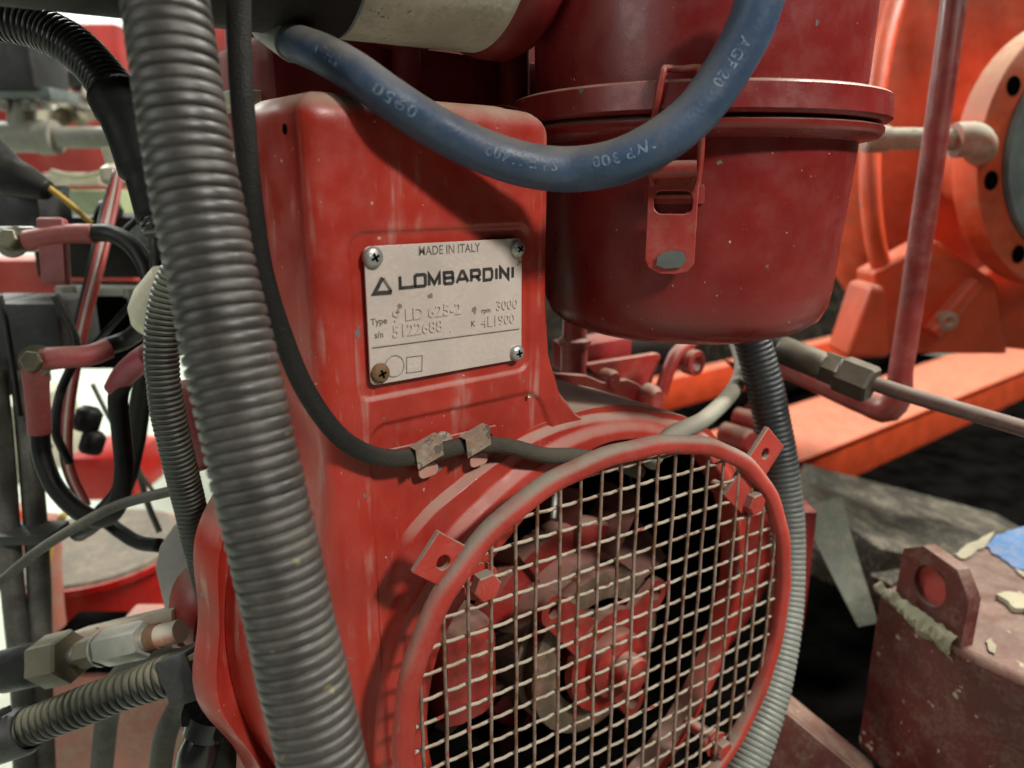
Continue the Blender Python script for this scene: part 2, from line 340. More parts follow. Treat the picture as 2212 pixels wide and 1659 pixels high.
def bpx(px0, py0, px1, py1, d, th, ax=None, bevel=0.003, mb=None):
    """upright box whose near face spans the given picture box at distance d"""
    c0 = at((px0+px1)/2, (py0+py1)/2, d); hw = (px1-px0)/2/F*d; hh = (py1-py0)/2/F*d
    ax = ax or (RT, FH, Zv)
    return (mb or MB()).box(c0+FH*th/2, ax, (hw, th/2, hh), min(bevel, hw*.4, hh*.4, th*.4))

# ================================================================== setting
fl = MB(); fl.add([(-8, -4, -0.95), (10, -4, -0.95), (10, 9, -0.95), (-8, 9, -0.95)], [(0, 1, 2, 3)])
struct(fl.build('floor', 'floor'))
wl = MB(); c = CAM+FH*5.2; wl.add([c-RT*6+V3(0, 0, -1.2), c+RT*6+V3(0, 0, -1.2), c+RT*6+V3(0, 0, 2.6), c-RT*6+V3(0, 0, 2.6)], [(0, 1, 2, 3)])
struct(wl.build('wall', 'wall'))

# ================================================================== engine
eng = thing('engine', 'red stationary engine with metal nameplate and round mesh fan guard', 'engine')
ZT = 0.0945; RTOP = 0.012
HX, HZ = 0.148, -0.234                               # fan axis on the housing
cn = [onY(805, 912, 0), onY(1150, 846, 0)]
def rr_sd(x, z, x0, z0, x1, z1, r):
    qx = abs(x-(x0+x1)/2)-(x1-x0)/2+r; qz = abs(z-(z0+z1)/2)-(z1-z0)/2+r
    return math.hypot(max(qx, 0), max(qz, 0))+min(max(qx, qz), 0)-r
def hf(x, z):
    h = 0.0017*sstep(0.0010, -0.0014, rr_sd(x, z, -0.0062, -0.0405, 0.0962, 0.0365, 0.007))
    h += 0.0020*sstep(0.0008, -0.0014, rr_sd(x, z, -0.001, -0.20, 0.1035+0.45*max(0, -0.055-z), -0.0535, 0.009))
    h += 0.0009*noise.noise(Vector((x*22, 0.3, z*22)))
    return h
def xright(z):
    x = 0.1095
    if z > ZT-0.016: t = (z-(ZT-0.016))/0.016; x -= 0.016*(1-math.sqrt(max(0, 1-t*t)))
    if z < -0.005:
        pts = [(-0.005, .1095), (-0.0355, .1125), (-0.0583, .121), (-0.0733, .1341), (-0.0805, .1457), (-0.086, .155)]
        x = float(np.interp(-z, [-p[0] for p in pts], [p[1] for p in pts]))
    if z < -0.086:
        dz = z-HZ; rr = 0.1485; xx = HX-math.sqrt(max(0.0004, rr*rr-dz*dz)); t = sstep(-0.086, -0.095, z); x = x*(1-t)+xx*t
    return x
def section(z):
    t = sstep(-0.035, -0.105, z)
    xa = HX-math.sqrt(0.213**2-min(0.2, abs(z+0.2))**2); E = V3(-0.027, 0.055)*(1-t)+V3(xa+0.012, 0.088)*t
    Vc = V3(-0.0235, 0.0); K2 = V3(-0.010, 0.0); K1 = Vc+(E-Vc)*0.16
    out = [E+(K1-E)*k/14 for k in range(14)]
    out += [(1-s)**2*K1+2*s*(1-s)*Vc+s*s*K2 for s in np.linspace(0, 1, 15)[:-1]]
    xr = xright(z); rc = 0.0045; n = 96
    xs = np.linspace(-0.010, xr-rc, n); out += [V3(x, hf(x, z)) for x in xs]
    out += [V3(xr-rc+rc*math.sin(a), rc-rc*math.cos(a)+hf(xr-rc, z)*math.cos(a)) for a in np.linspace(0, math.pi/2, 7)[1:]]
    out += [V3(xr, rc+(0.055-rc)*k/6) for k in range(1, 7)]
    return np.array(out)
rows = []
for z in np.arange(-0.40, ZT-RTOP, 0.00125): rows.append([V3(p[0], p[1], z) for p in section(z)])
for a in np.linspace(0, math.pi/2, 9):
    z = ZT-RTOP+RTOP*math.sin(a); S = section(min(z, ZT-0.0005)); T = np.gradient(S, axis=0); N = np.stack([-T[:, 1], T[:, 0]], 1); N /= np.linalg.norm(N, axis=1)[:, None]+1e-9
    S = S+N*RTOP*(1-math.cos(a)); rows.append([V3(p[0], p[1], z) for p in S])
cen = V3(0.045, 0.045, ZT+0.001); last = rows[-1]
for k in (0.12, 0.4, 0.8): rows.append([p+(cen-p)*k for p in last])
cowl = MB().grid(rows).build('cowl_panel', 'cowl', eng, sharp=180)
cowl.data.polygons.foreach_set('use_smooth', [True]*len(cowl.data.polygons))

# small dents and drips on the cowl
m = MB()
for (px, py, r) in ((1143, 855, .0011), (514, 1330, .0012)):
    p = onY(px, py, 0.0) if px > 700 else onX(px, py, -0.0235)
    m.lathe([(0, -.0006), (r*.8, -.0004), (r, .001)], p, V3(-.3, -1, .2), n=10)
m.build('paint_blob', 'cream', eng)
p = onX(617, 279, -0.0242); MB().lathe([(.0024, .0), (.0022, -.0006), (0, -.0006)], p, V3(1, 0, 0), n=14).build('drilled_hole', 'black', eng)

def harmr(pts):
    a = [p[0] for p in pts]; b = [p[1] for p in pts]
    return lambda deg: float(np.interp(deg % 360, a, b, period=360))
R1 = harmr([(0, .172), (20, .170), (46, .164), (66, .1545), (85, .155), (95, .1575), (103, .1605), (112, .164), (121, .1677), (126, .170), (132, .175), (139, .178), (158, .178), (175, .171), (200, .166), (270, .165), (320, .168)])
R2 = harmr([(0, .164), (20, .163), (46, .1595), (66, .1500), (85, .1508), (100, .1525), (118, .1535), (125, .155), (132, .158), (150, .161), (165, .158), (180, .155), (220, .153), (300, .156)])
RIN = []
rows = []
for k in range(240):
    dg = k*1.5; t = RAD(dg); e = V3(math.cos(t), 0, math.sin(t)); r1 = R1(dg); r2 = R2(dg)
    A1 = 1-sstep(136, 150, dg) if dg < 230 else sstep(250, 290, dg); A2 = .34+.66*(1-sstep(132, 158, dg) if dg < 230 else sstep(250, 290, dg))
    lf = sstep(85, 125, dg) if dg < 200 else 1-sstep(250, 290, dg)
    ri_ = (r2-.0105)*(1-lf)+.124*lf; r1 = r1*A1+(r2+.008)*(1-A1); y1 = -.0030*A1+.0022*(1-A1); y2 = -.0080*A2; RIN.append((e, ri_))
    pr = [(ri_+.001, .014), (ri_, y2+.003), (ri_+.0006, y2+.001)]
    for r in np.r_[np.linspace(ri_+.0015, r2-.0085, 5), np.linspace(r2-.0075, r2+.0045, 14), np.linspace(r2+.0055, max(r2+.006, r1-.0045), 6), np.linspace(max(r2+.0065, r1-.004), max(r2+.010, r1+.004), 14)]:
        pr.append((r, y2+(y1-y2)*sstep(r2-.006, r2+.003, r)+(.002-y1)*sstep(r1-.0026, r1+.0022, r)))
    rl = pr[-1][0]; pr += [(rl+.0006, .008), (rl+.0008-.014*(1-A1)*1.0, .088)]
    nzv = 0.0008*noise.noise(Vector((e[0]*3, e[2]*3, 0)))
    rows.append([V3(HX, 0, HZ)+e*(r+nzv)+Yv*y for r, y in pr])
MB().grid(rows, closed_v=True).build('fan_housing', 'barrel', eng, sharp=60)

# rear lip of the housing on the left
rows = []
for k in range(60):
    t = RAD(128+110*k/59); e = V3(math.cos(t), 0, math.sin(t)); c = V3(HX, 0, -0.2)
    wv = .0035*math.sin(k*.45)+.004*sstep(12, 4, k)
    rows.append([c+e*r+Yv*y for r, y in ((.196, .090), (.2005, .0895), (.2045+wv*.3, .0865), (.2085+wv*.6, .080), (.2095+wv*.7, .0788), (.2108+wv*.9, .0798), (.2160+wv, .0925), (.2168+wv, .0965), (.214+wv, .098), (.198, .096))])
MB().grid(rows).build('housing_lip', 'cowl', eng, sharp=40)

# ---- nameplate
def pc(cx, cy, Y=-0.0): return onY(713.2+.24803*cx, 466.3+.24803*cy, Y)
PX0, PX1, PZ0, PZ1 = 0.0, 0.0896, -0.0333, 0.0303
npt = MB()
nu, nv = 40, 28; rows = []
ol = rrect(PX0, PZ0, PX1, PZ1, 0.003, 4)
npt.prism(ol, V3(0, -0.0004, 0), Xv, Zv, -Yv, 0.0011)
plate = npt.build('nameplate', 'plate', eng, bevel=0.0003)
YP = -0.0016
def lay(vs, x, z, Y=YP, sk=0.): return [V3(x+a+sk*b, Y-c, z+b) for a, b, c in vs]
def label_text(txt, size, x, z, mname, name='lettering', **kw):
    vs, fs = text_mesh(txt, size, **kw); MB().add(lay(vs, x, z), fs).build(name, mname, plate, recalc=False)
def px_(c): p = pc(*c); return p[0], p[2]
a = px_((752, 342)); b = px_((1278, 300)); label_text('MADE IN ITALY', 0.0060, a[0], a[1]-.0001, 'inkg', offset=0.00006, sx=(b[0]-a[0])/0.0405)
a = px_((338, 950)); label_text('Type', 0.0042, a[0], a[1], 'inkg', offset=0.00010)
a = px_((372, 1062)); label_text('s/n', 0.0040, a[0], a[1], 'inkg', offset=0.00010)
a = px_((1300, 845)); label_text('rpm', 0.0036, a[0], a[1], 'inkg', offset=0.00008)
a = px_((1210, 962)); label_text('K', 0.0040, a[0], a[1], 'inkg', offset=0.00010)
a = px_((525, 920)); label_text('9 LD 625-2', 0.0080, a[0], a[1], 'plate', 'stamped_lettering', extrude=0.0005, offset=0.0001, sx=1.05)
a = px_((525, 1055)); label_text('5122688', 0.0080, a[0], a[1], 'plate', 'stamped_lettering', extrude=0.0005, offset=0.0001, sx=1.0)
a = px_((1425, 820)); label_text('3000', 0.0072, a[0], a[1], 'plate', 'stamped_lettering', extrude=0.0005, offset=0.0001)
a = px_((1300, 965)); label_text('4L1900', 0.0072, a[0], a[1], 'plate', 'stamped_lettering', extrude=0.0005, offset=0.0001)
def ribbon(mb, pts, wd, closed=False):
    P = [np.array(p, float) for p in pts]; n = len(P); A = []; B = []
    for i in range(n):
        d0 = unit(P[i]-P[i-1]) if (i or closed) else None; d1 = unit(P[(i+1) % n]-P[i]) if (i < n-1 or closed) else None
        d0 = d1 if d0 is None else d0; d1 = d0 if d1 is None else d1
        n0 = V3(-d0[1], d0[0]); n1 = V3(-d1[1], d1[0]); mm = unit(n0+n1); k = wd/2/max(.35, mm@n0)
        A.append(P[i]+mm*k); B.append(P[i]-mm*k)
    q = [V3(p[0], YP-.0003, p[1]) for p in A]+[V3(p[0], YP-.0003, p[1]) for p in B]
    mb.add(q, [(i, (i+1) % n, n+(i+1) % n, n+i) for i in range(n if closed else n-1)])
a = px_((595, 632)); b = px_((1600, 548)); H = 0.0068; LW = b[0]-a[0]; x = a[0]; z0 = (a[1]+b[1])/2; st = 0.00145
LET = dict(L=(6.6, [[(0, 1), (0, 0), (7.3, 0)]]), O=(7.0, [[(1.2, 0), (5.8, 0), (6.4, .1), (6.4, .9), (5.8, 1), (1.2, 1), (.6, .9), (.6, .1), 'c']]),
           M=(7.6, [[(0.4, 0), (0.4, .95), (3.4, .12), (6.4, .95), (6.4, 0)]]), B=(6.7, [[(.4, 0), (.4, 1), (5, 1), (5.4, .88), (5.4, .6), (5, .52), (.4, .52)], [(5, .52), (5.6, .42), (5.6, .1), (5.1, 0), (.4, 0)]]),
           A=(7.4, [[(0, 0), (3, 1), (4, 1), (7, 0)], [(1.4, .3), (5.6, .3)]]), R=(6.8, [[(.4, 0), (.4, 1), (5, 1), (5.6, .85), (5.6, .55), (5, .42), (.4, .42)], [(3.4, .42), (5.9, 0)]]),
           D=(6.8, [[(.4, 0), (.4, 1), (4.8, 1), (5.7, .75), (5.7, .25), (4.8, 0), 'c']]), I=(2.4, [[(.6, 0), (.6, 1)]]), N=(6.9, [[(.4, 0), (.4, 1), (5.6, 0), (5.6, 1)]]))
tot = sum(LET[c][0] for c in 'LOMBARDINI'); m = MB()
for ch in 'LOMBARDINI':
    wch, sts = LET[ch]
    for s_ in sts:
        cl = s_[-1] == 'c'; pp = [p for p in s_ if p != 'c']
        ribbon(m, [(x+p[0]*(1.0 if ch == 'L' else .86)*LW/tot, z0+st/2+p[1]*(H-st)) for p in pp], st, cl)
    x += wch*LW/tot
m.build('brand_lettering', 'ink', plate, recalc=False, sharp=180)
m = MB(); tr = [px_(c) for c in ((368, 672), (440, 535), (520, 660))]; ribbon(m, [tr[2], tr[0], tr[1]], 0.0019); m.build('triangle_emblem', 'ink', plate, recalc=False)
m = MB(); tr2 = [px_(c) for c in ((445, 540), (518, 655))]; ribbon(m, tr2, 0.0012); m.build('triangle_emblem', 'inkg', plate, recalc=False)
m = MB(); ribbon(m, [px_((352, 1145)), px_((1630, 980))], 0.00045); m.build('ruled_line', 'inkg', plate, recalc=False)
cc = px_((545, 1303)); m = MB(); ribbon(m, [(cc[0]+.0051*math.cos(t), cc[1]+.0051*math.sin(t)) for t in np.linspace(0, 2*math.pi, 33)[:-1]], 0.00028, True); m.build('circle_mark', 'inkg', plate, recalc=False)
sq = [px_(c) for c in ((650, 1225), (785, 1210), (782, 1345), (650, 1362))]; m = MB(); ribbon(m, sq, 0.00028, True); m.build('square_mark', 'inkg', plate, recalc=False)
for (cx, cy, r, mm, ang) in ((355, 358, .0048, 'screw', .5), (1612, 285, .0043, 'screw', .9), (1605, 1188, .0044, 'screw', .2), (418, 1362, .0047, 'rusty', .3)):
    p = pc(cx, cy); m = MB().lathe([(r, .0008), (r, -.0006), (r*.93, -.0016), (r*.7, -.0024), (r*.35, -.0028), (0, -.0029)], V3(p[0], -.0016, p[2]), Yv, n=28)
    sc = m.build('screw', mm, plate, sharp=50)
    if mm == 'rusty': sc['label'] = 'rusty brown screw at the lower left plate corner'
    m = MB()
    for k in (0, 1):
        t = ang+k*math.pi/2; d1 = V3(math.cos(t), 0, math.sin(t)); d2 = V3(-math.sin(t), 0, math.cos(t))
        m.box(V3(p[0], -.0043, p[2]), (d1, d2, Yv), (r*.42, r*.11, .0004))
    # recess lies under the plate: parented to the plate, third level
    m.build('cross_recess', 'black', plate)

# ---- cable bracket and clips
CB = lambda cx, cy, Y: onY(713.2+.27283*cx, 822.9+.27283*cy, Y)
pts = [CB(x, y, -.0008) for x, y in ((392, 560), (1312, 350), (1328, 470), (1180, 520), (392, 690))]
h1, h2 = CB(880, 490, -.0008), CB(1252, 445, -.0008)
br = MB().prism([(p[0], p[2]) for p in pts], V3(0, .0004, 0), Xv, Zv, -Yv, .0016, [circ(h2[0], h2[2], .0024, 14)]).build('cable_bracket', 'cowl', eng, bevel=.0004)
MB().lathe([(.0062, .0005), (.0062, -.001), (.004, -.0028), (0, -.0032)], V3(h1[0], -.0012, h1[2]), Yv, n=18).build('rivet', 'clip', br)
CABLE = [at(515, -60, .285), at(518, 120, .288), at(530, 300, .292), at(545, 450, .297), at(568, 590, .303), at(608, 720, .312), at(664, 850, .323), at(742, 950, .335)]
CABLE += [onY(830, 989, -.0075), onY(925, 980, -.0065), onY(1010, 962, -.0065), onY(1090, 963, -.0085), onY(1175, 983, -.0135), onY(1245, 985, -.017)]
CABLE += [onY(1330, 1000, -.018), onY(1380, 1020, -.012)]
TUBE2 = [onY(1400, 1000, -.012), onY(1450, 942, -.010), onY(1522, 905, .006), onY(1580, 848, .024), onY(1602, 795, .045), onY(1588, 735, .07), onY(1560, 690, .09)]
for (c0, tg) in (((735, 545), ((690, 690), (868, 650), (852, 735), (710, 757))), ((1120, 465), ((1090, 605), (1262, 570), (1248, 650), (1110, 668)))):
    p = CB(*c0, -.0065); T = unit(V3(.97, 0, .10)); N = -Yv; B = unit(np.cross(N, T))*-1
    B = B if B[2] > 0 else -B
    rows = []
    for k in range(17):
        a = RAD(128-128*k/16-22); r = .0062
        rows.append([p+T*u+B*(max(-.75, min(.8, 1.25*math.sin(a)))*r*1.15)+N*(min(.80, max(0, math.cos(a))**.5)*r*1.12)+B*((u*.16)-.0008) for u in (-.0074, -.006, -.002, .002, .0058, .0076)])
    out2 = [[q+(q-p-T*((q-p)@T))*.13 for q in r_] for r_ in rows]
    m = MB().grid(rows).grid(out2, flip=True)
    nn = len(rows[0])
    for k in (0, 16): m.add(rows[k]+out2[k], [(i, i+1, nn+i+1, nn+i) for i in range(nn-1)])
    for j in (0, nn-1): m.add([r_[j] for r_ in rows]+[r_[j] for r_ in out2], [(i, i+1, 17+i+1, 17+i) for i in range(16)])
    m.build('clip_strap', 'clip', br)
    tp = [CB(*q, -.004) for q in tg]; cx_ = sum(q[0] for q in tp)/4; cz_ = sum(q[2] for q in tp)/4
    o2 = rrect(-.0056, -.0034, .0056, .0034, .0028, 5); ang = .08
    m = MB().prism([(cx_+u*math.cos(ang)-v*math.sin(ang), cz_+u*math.sin(ang)+v*math.cos(ang)) for u, v in o2], V3(0, -.003, 0), Xv, Zv, -Yv, .0011)
    m.build('clip_tongue', 'tongue', br, bevel=.0003)

# ---- fan guard
KG = 0.953; YAW = RAD(-6)
GE = V3(math.cos(YAW), math.sin(YAW), 0); GN = V3(math.sin(YAW), -math.cos(YAW), 0)
G0 = V3(.13, -.03, -.2)+.0182*GE+V3(0, 0, -.034); G = CAM+KG*(G0-CAM)
ringdr = lambda t: KG*(.0016*math.cos(2*t+.6)-.0022*math.cos(4*t)+.0010*math.sin(3*t))+.0004*math.sin(23*t)
ri, ro = .1440*KG, .1545*KG
prof = [(ri, -.0030), (ri, .0026), (ri+.0012, .0040), (ri+.004, .0046), (ro-.0035, .0044), (ro-.0012, .0034), (ro, .0012), (ro+.0003, -.0015), (ro-.0004, -.0038), (ro-.003, -.0048), (ri+.002, -.0042)]
prof.append(prof[0])
guard = MB().lathe(prof, G, GN, GE, n=150, dr=ringdr).build('fan_guard', 'guard', eng, sharp=50)
rin = ri+.004; u0 = -.0615+.0; pitch = .0143*KG
P0g = CAM+KG*(V3(.13, -.03, -.2)-CAM)
gp = lambda u, v, n=0.: P0g+GE*u+Zv*v+GN*n
cu = (G-P0g)@GE; cv = (G-P0g)[2]
def wob(p, amp, s): return p+GN*amp*noise.noise(Vector((s, p[0]*30, p[2]*30)))
for k in range(-6, 16):
    u = (u0*KG+pitch*k)+random.uniform(-.0004, .0004); du = u-cu; bow = random.uniform(-.0012, .0012)
    if abs(du) > rin-.004: continue
    hh = math.sqrt(rin*rin-du*du)
    path = [wob(gp(u+bow*math.sin(math.pi*t)+.0006*noise.noise(Vector((k*3.1, t*9, 0))), cv-hh+2*hh*t, -.0012), .0006, k) for t in np.linspace(0, 1, 26)]
    MB().tube(path, .0010, n=8, smooth=False).build('wire', 'wirev', guard, sharp=180)
for k in range(-16, 20):
    v = .0860*KG+.0147*KG*k+random.uniform(-.0003, .0003); dv = v-cv
    if abs(dv) > rin-.004: continue
    hh = math.sqrt(rin*rin-dv*dv)
    path = []
    for t in np.linspace(0, 1, 60):
        u = cu-hh+2*hh*t; ph = (u-u0*KG)/pitch
        path.append(wob(gp(u, v+.0005*noise.noise(Vector((t*9, k*2.7, 1))), -.0030-.0004*math.cos(2*math.pi*ph)), .0009, k+50))
    MB().tube(path, .00098, n=8, smooth=False).build('wire', 'wire', guard, sharp=180)
def tab(cpx, ang, L, W, hole, nm='tab', off=-.0045):
    """flat lug welded behind the ring: centre on the guard plane, long axis at ang"""
    r = ray(*cpx); c = CAM+r*(((G+GN*off-CAM)@GN)/(r@GN)); ca, sa = math.cos(ang), math.sin(ang)
    ex = GE*ca+Zv*sa; ey = -GE*sa+Zv*ca
    MB().prism([(-L/2, -W/2), (L/2, -W/2), (L/2, W/2), (-L/2, W/2)], c, ex, ey, GN, .0034, [circ(hole[0], hole[1], hole[2], 20)]).build(nm, 'guard', guard, bevel=.0005)
tab((962, 1212), RAD(141), .030, .0225, (.003, .0005, .0037))
tab((1622, 1013), RAD(47), .052, .0235, (.013, .0005, .0035))
# bolts holding the guard
for (px, py, r_, dp) in ((1040, 1258, .0078, -.004), (1618, 1082, .0075, -.003), (1552, 1612, .0075, -.004)):
    rr_ = ray(px, py); c = CAM+rr_*(((G+GN*dp-CAM)@GN)/(rr_@GN))
    m = MB().hexa(c, GN, r_, .0072, .10, rot=.3); bo = m.build('bolt', 'guard', guard, sharp=25)
    MB().lathe([(0, -.0014), (r_*1.3, -.0014), (r_*1.3, 0), (0, 0)], c-GN*.0004, GN, n=24).build('washer', 'guard', guard)
    d_ = unit(G-c); d_ = unit(d_-GN*(d_@GN)); e_ = np.cross(GN, d_)
    MB().prism(rrect(-.018, -.0085, .012, .0085, .006), c-GN*.0050, d_, e_, GN, .0030).build('mounting_strip', 'guard', guard, bevel=.0005)
    MB().tube([c-GN*.002, c-GN*.03], .0042, n=14, smooth=False).build('stud', 'inner', guard)

# ---- fan and hub behind the guard
FC = onY(1318, 1424, .022)
fan = MB().lathe([(0, -.012), (.012, -.012), (.0135, -.0105), (.0135, .0)], FC-Yv*.014, Yv, n=28).build('fan_hub', 'inner', eng)
MB().lathe([(.0, -.020), (.021, -.020), (.0245, -.018), (.0255, -.012), (.0255, .02)], FC+Yv*.008, Yv, n=36).build('hub_sleeve', 'inner', fan)
ears = [onY(877.8+.3386*x, 1097+.3386*y, .024) for x, y in ((940, 655), (1590, 545), (1445, 1235))]
m = MB(); m.prism(circ(0, 0, .039, 36), FC+Yv*.006, Xv, Zv, -Yv, .007, [circ(0, 0, .026, 30)])
for e in ears:
    d = e-FC; d[1] = 0; ln = np.linalg.norm(d); ex = d/ln; ez = np.cross(ex, Yv)
    ol = [(.034, -.014)]+[(ln+.0115*math.cos(t), .0115*math.sin(t)) for t in np.linspace(-1.7, 1.7, 15)]+[(.034, .014)]
    m.prism(ol, FC+Yv*.007, ex, ez, -Yv, .006, [circ(ln, 0, .0055, 16)])
m.build('hub_flange', 'inner', fan, bevel=.0008)
MB().lathe([(.040, .012), (.042, .002), (.058, .0), (.0635, .002), (.064, .010), (.061, .013), (.061, .016), (.065, .018), (.066, .045), (.066, .070)], FC+Yv*.010, Yv, n=60).build('fan_drum', 'drum', fan, sharp=50)
for k in range(10):
    t = 2*math.pi*k/10+.3; rows = []
    for r in np.linspace(.063, .118, 6):
        tw = t+.9*(r-.063); rows.append([FC+V3(math.cos(tw+s*.16), 0, math.sin(tw+s*.16))*r+Yv*(.055+s*.030) for s in np.linspace(-.5, .5, 5)])
    m = MB().grid(rows); m.grid([[p+Yv*.0016 for p in r] for r in rows], flip=True)
    m.build('fan_blade', 'fanred', fan)
MB().grid([[V3(HX, y, HZ)+e*(r-.0004) for y in (.010, .098)] for e, r in RIN], closed_v=True).build('barrel_shade', 'black', eng)  # black lining: the cavity's shade is put into its colour
MB().lathe([(0, 0), (.150, 0), (.150, .004), (0, .004)], V3(HX, .098, HZ), Yv, n=60).build('cavity_shade', 'black', eng)  # black back cap added so the fan cavity reads as deep shade
# red curved casting seen inside, left of the hub
q = onY(1002, 1445, .035); MB().box(q+Yv*.012, (Xv, Yv, Zv), (.021, .024, .034), .013).build('inner_boss', 'inner', eng)
m = MB().lathe([(.066, -.004), (.086, -.004), (.088, 0), (.088, .012), (.066, .012)], FC+Yv*.05, Yv, xd=Xv, n=40, a0=205, a1=300).build('belt_guard_arc', 'inner', eng)
m = MB().lathe([(.064, -.004), (.080, -.004), (.084, 0), (.084, .012), (.066, .012)], FC+Yv*.055, Yv, xd=Xv, n=40, a0=62, a1=150).build('belt_guard_arc', 'tankred', eng)
# red inner wall strips inside the opening, right
for (a_, b_) in (((1380, 1480), (1560, 1600)), ((1330, 1640), (1200, 1520)), ((1200, 1040), (1195, 1120))):
    MB().tube([onY(*a_, .07), onY(*b_, .06)], .0026, n=10, smooth=False).build('stay_rod', 'steel', eng)

# ---- crankcase behind the barrel
CK = lambda cx, cy, Y: onY(1152+.27283*cx, 658.3+.27283*cy, Y)
ptsb = [CK(x, y, .09) for x, y in ((180, 545), (430, 560), (560, 615), (660, 605), (760, 592), (840, 630), (900, 672), (985, 690), (1010, 790), (1080, 880), (1220, 960), (1150, 1150), (500, 1150), (250, 900))]
bp = MB().prism([(p[0], p[2]) for p in ptsb], V3(0, .09, 0), Xv, Zv, Yv, .007).build('back_plate', 'inner', eng, bevel=.0012)
p = CK(925, 735, .086); MB().lathe([(0, -.008), (.007, -.0085), (.0085, -.006), (.0105, -.004), (.0115, .004)], p, Yv, n=24).build('plate_bolt', 'inner', bp)
p = CK(560, 560, .095); MB().lathe([(0, -.006), (.006, -.006), (.008, -.003), (.008, .006)], p+V3(.006, 0, -.004), Yv, n=20).build('plate_bolt', 'inner', bp)
# conical crankcase casting to the right with its rim
q0 = CK(1330, 760, .14); CCX, CCZ = q0[0]-.02, q0[2]-.135
cas = MB().lathe([(.10, .02), (.128, .012), (.150, .0), (.176, .0), (.182, .004), (.186, .012), (.186, .05)], V3(CCX, .12, CCZ), Yv, xd=Xv, n=60, a0=-60, a1=112).build('crankcase', 'inner', eng, sharp=45)
rimp = [CK(x, y, .115) for x, y in ((1010, 700), (1040, 600), (1090, 470), (1130, 390), (1200, 330), (1300, 290), (1420, 270), (1500, 265))]
MB().tube(rimp, .0062, n=10).build('casting_rib', 'inner', cas)
p = CK(1258, 455, .108)
MB().prism(circ(0, 0, .0115, 24), p+V3(0, .006, 0), Xv, Zv, -Yv, .012, [circ(0, 0, .0062, 18)]).build('bolt_boss', 'inner', cas, bevel=.001)
p = CK(1330, 330, .112); MB().prism(rrect(-.012, -.004, .012, .004, .0035), p, unit(V3(1, 0, .5)), unit(V3(-.5, 0, 1)), -Yv, .004).build('slot', 'dark', cas)
for (x, y, r) in ((1745, 920, .010), (1640, 1060, .012)):
    p = CK(x, y, .11); MB().lathe([(0, -.012), (r*.8, -.012), (r, -.009), (r, .02)], p, Yv, n=22).build('bolt_boss', 'inner', cas)
# bracket, block and bolt in the gap under the filter
br2 = MB().prism([(q[0], q[2]) for q in (CK(400, 480, .13), CK(1000, 385, .13), CK(1010, 420, .13), CK(930, 650, .13), CK(560, 600, .13))], V3(0, .13, 0), Xv, Zv, Yv, .008).build('bracket', 'inner', eng, bevel=.001)
p = CK(560, 400, .15); MB().box(p+Yv*.015, (Xv, Yv, Zv), (.033, .018, .013), .003).build('mounting_block', 'tankred', eng)
p = CK(560, 335, .16); MB().lathe([(.009, 0), (.009, .001), (0, .001)], V3(p[0], .165, p[2]+.004), Zv, n=20).build('block_hole', 'black', eng)
p = CK(325, 330, .14); MB().lathe([(.011, -.03), (.011, .0), (.014, .002), (.014, .006), (.010, .008), (.010, .04), (0, .041)], p, Zv, n=22).build('pillar_bolt', 'redpipe', eng)
MB().tube([CK(560, 290, .22), CK(1260, 330, .2)], .022, n=22, smooth=False).build('exhaust_stub', 'dark', eng)
MB().box(V3(.16, .27, .0), (Xv, Yv, Zv), (.10, .06, .13), .01).build('cylinder_block', 'black', eng)  # engine body made black so the gap between cowl and bowl stays dark

# ---- things above and behind the cowl top (intake parts in the dark gap)
m = MB(); m.box(V3(.105, .145, .105), (Xv, Yv, Zv), (.10, .045, .03), .006); m.box(V3(.13, .19, .15), (Xv, Yv, Zv), (.11, .03, .06), .008); m.build('rocker_cover', 'tankred', eng)
for (px, py, r, d) in ((1110, 150, .02, .47), (880, 190, .016, .42)):
    p = at(px, py, d); MB().lathe([(r*.5, -.05), (r*.5, .02), (r, .022), (r, .03), (0, .031)], p, Zv, n=26).build('intake_neck', 'tankred', eng)
p = at(900, 150, .46); MB().lathe([(0, 0), (.009, .0), (.011, .005), (.003, .012), (0, .012)], p, unit(V3(.2, -1, .3)), n=8).build('wing_nut', 'steel', eng)
m = MB(); m.box(at(690, 195, .40)+V3(.02, .05, -.004), (Xv, Yv, Zv), (.06, .03, .004), .001); m.build('top_plate', 'cream', eng)

# ================================================================== air filter
AX0 = at(1486, 420, .455); AFX, AFY = AX0[0], AX0[1]
flt = thing('air_filter', 'dark red oil bath air filter canister with spring latch beside the cowl', 'air filter', (AFX, AFY, 0))
def zat(py, r):                                       # height on the near side of the filter seen at picture row py
    p = V3(AFX, AFY, 0)-FH*r; d = (p-CAM)@FH
    k = ((py-CY)/F); return CAM[2]+d*math.tan(-PITCH-math.atan(k))
RB = .0945; RL = .1085
zb = zat(748, RB*.75); z1 = zat(262, RB)
prof = [(0, zb-.005), (RB*.45, zb-.0035), (RB*.68, zb-.0005), (RB*.80, zb+.0035), (RB*.875, zb+.009), (RB*.915, zb+.017), (RB*.93, zb+.028), (RB*.943, zb+.048), (RB*.975, z1-.02), (RB*.985, z1+.002)]
bowl = MB().lathe(prof, V3(AFX, AFY, 0), Zv, xd=-FH, n=96).build('bowl', 'filt', flt, sharp=60)
z2 = zat(265, RL); z3 = zat(248, RL); z4 = zat(236, RL); z5 = zat(168, RL)
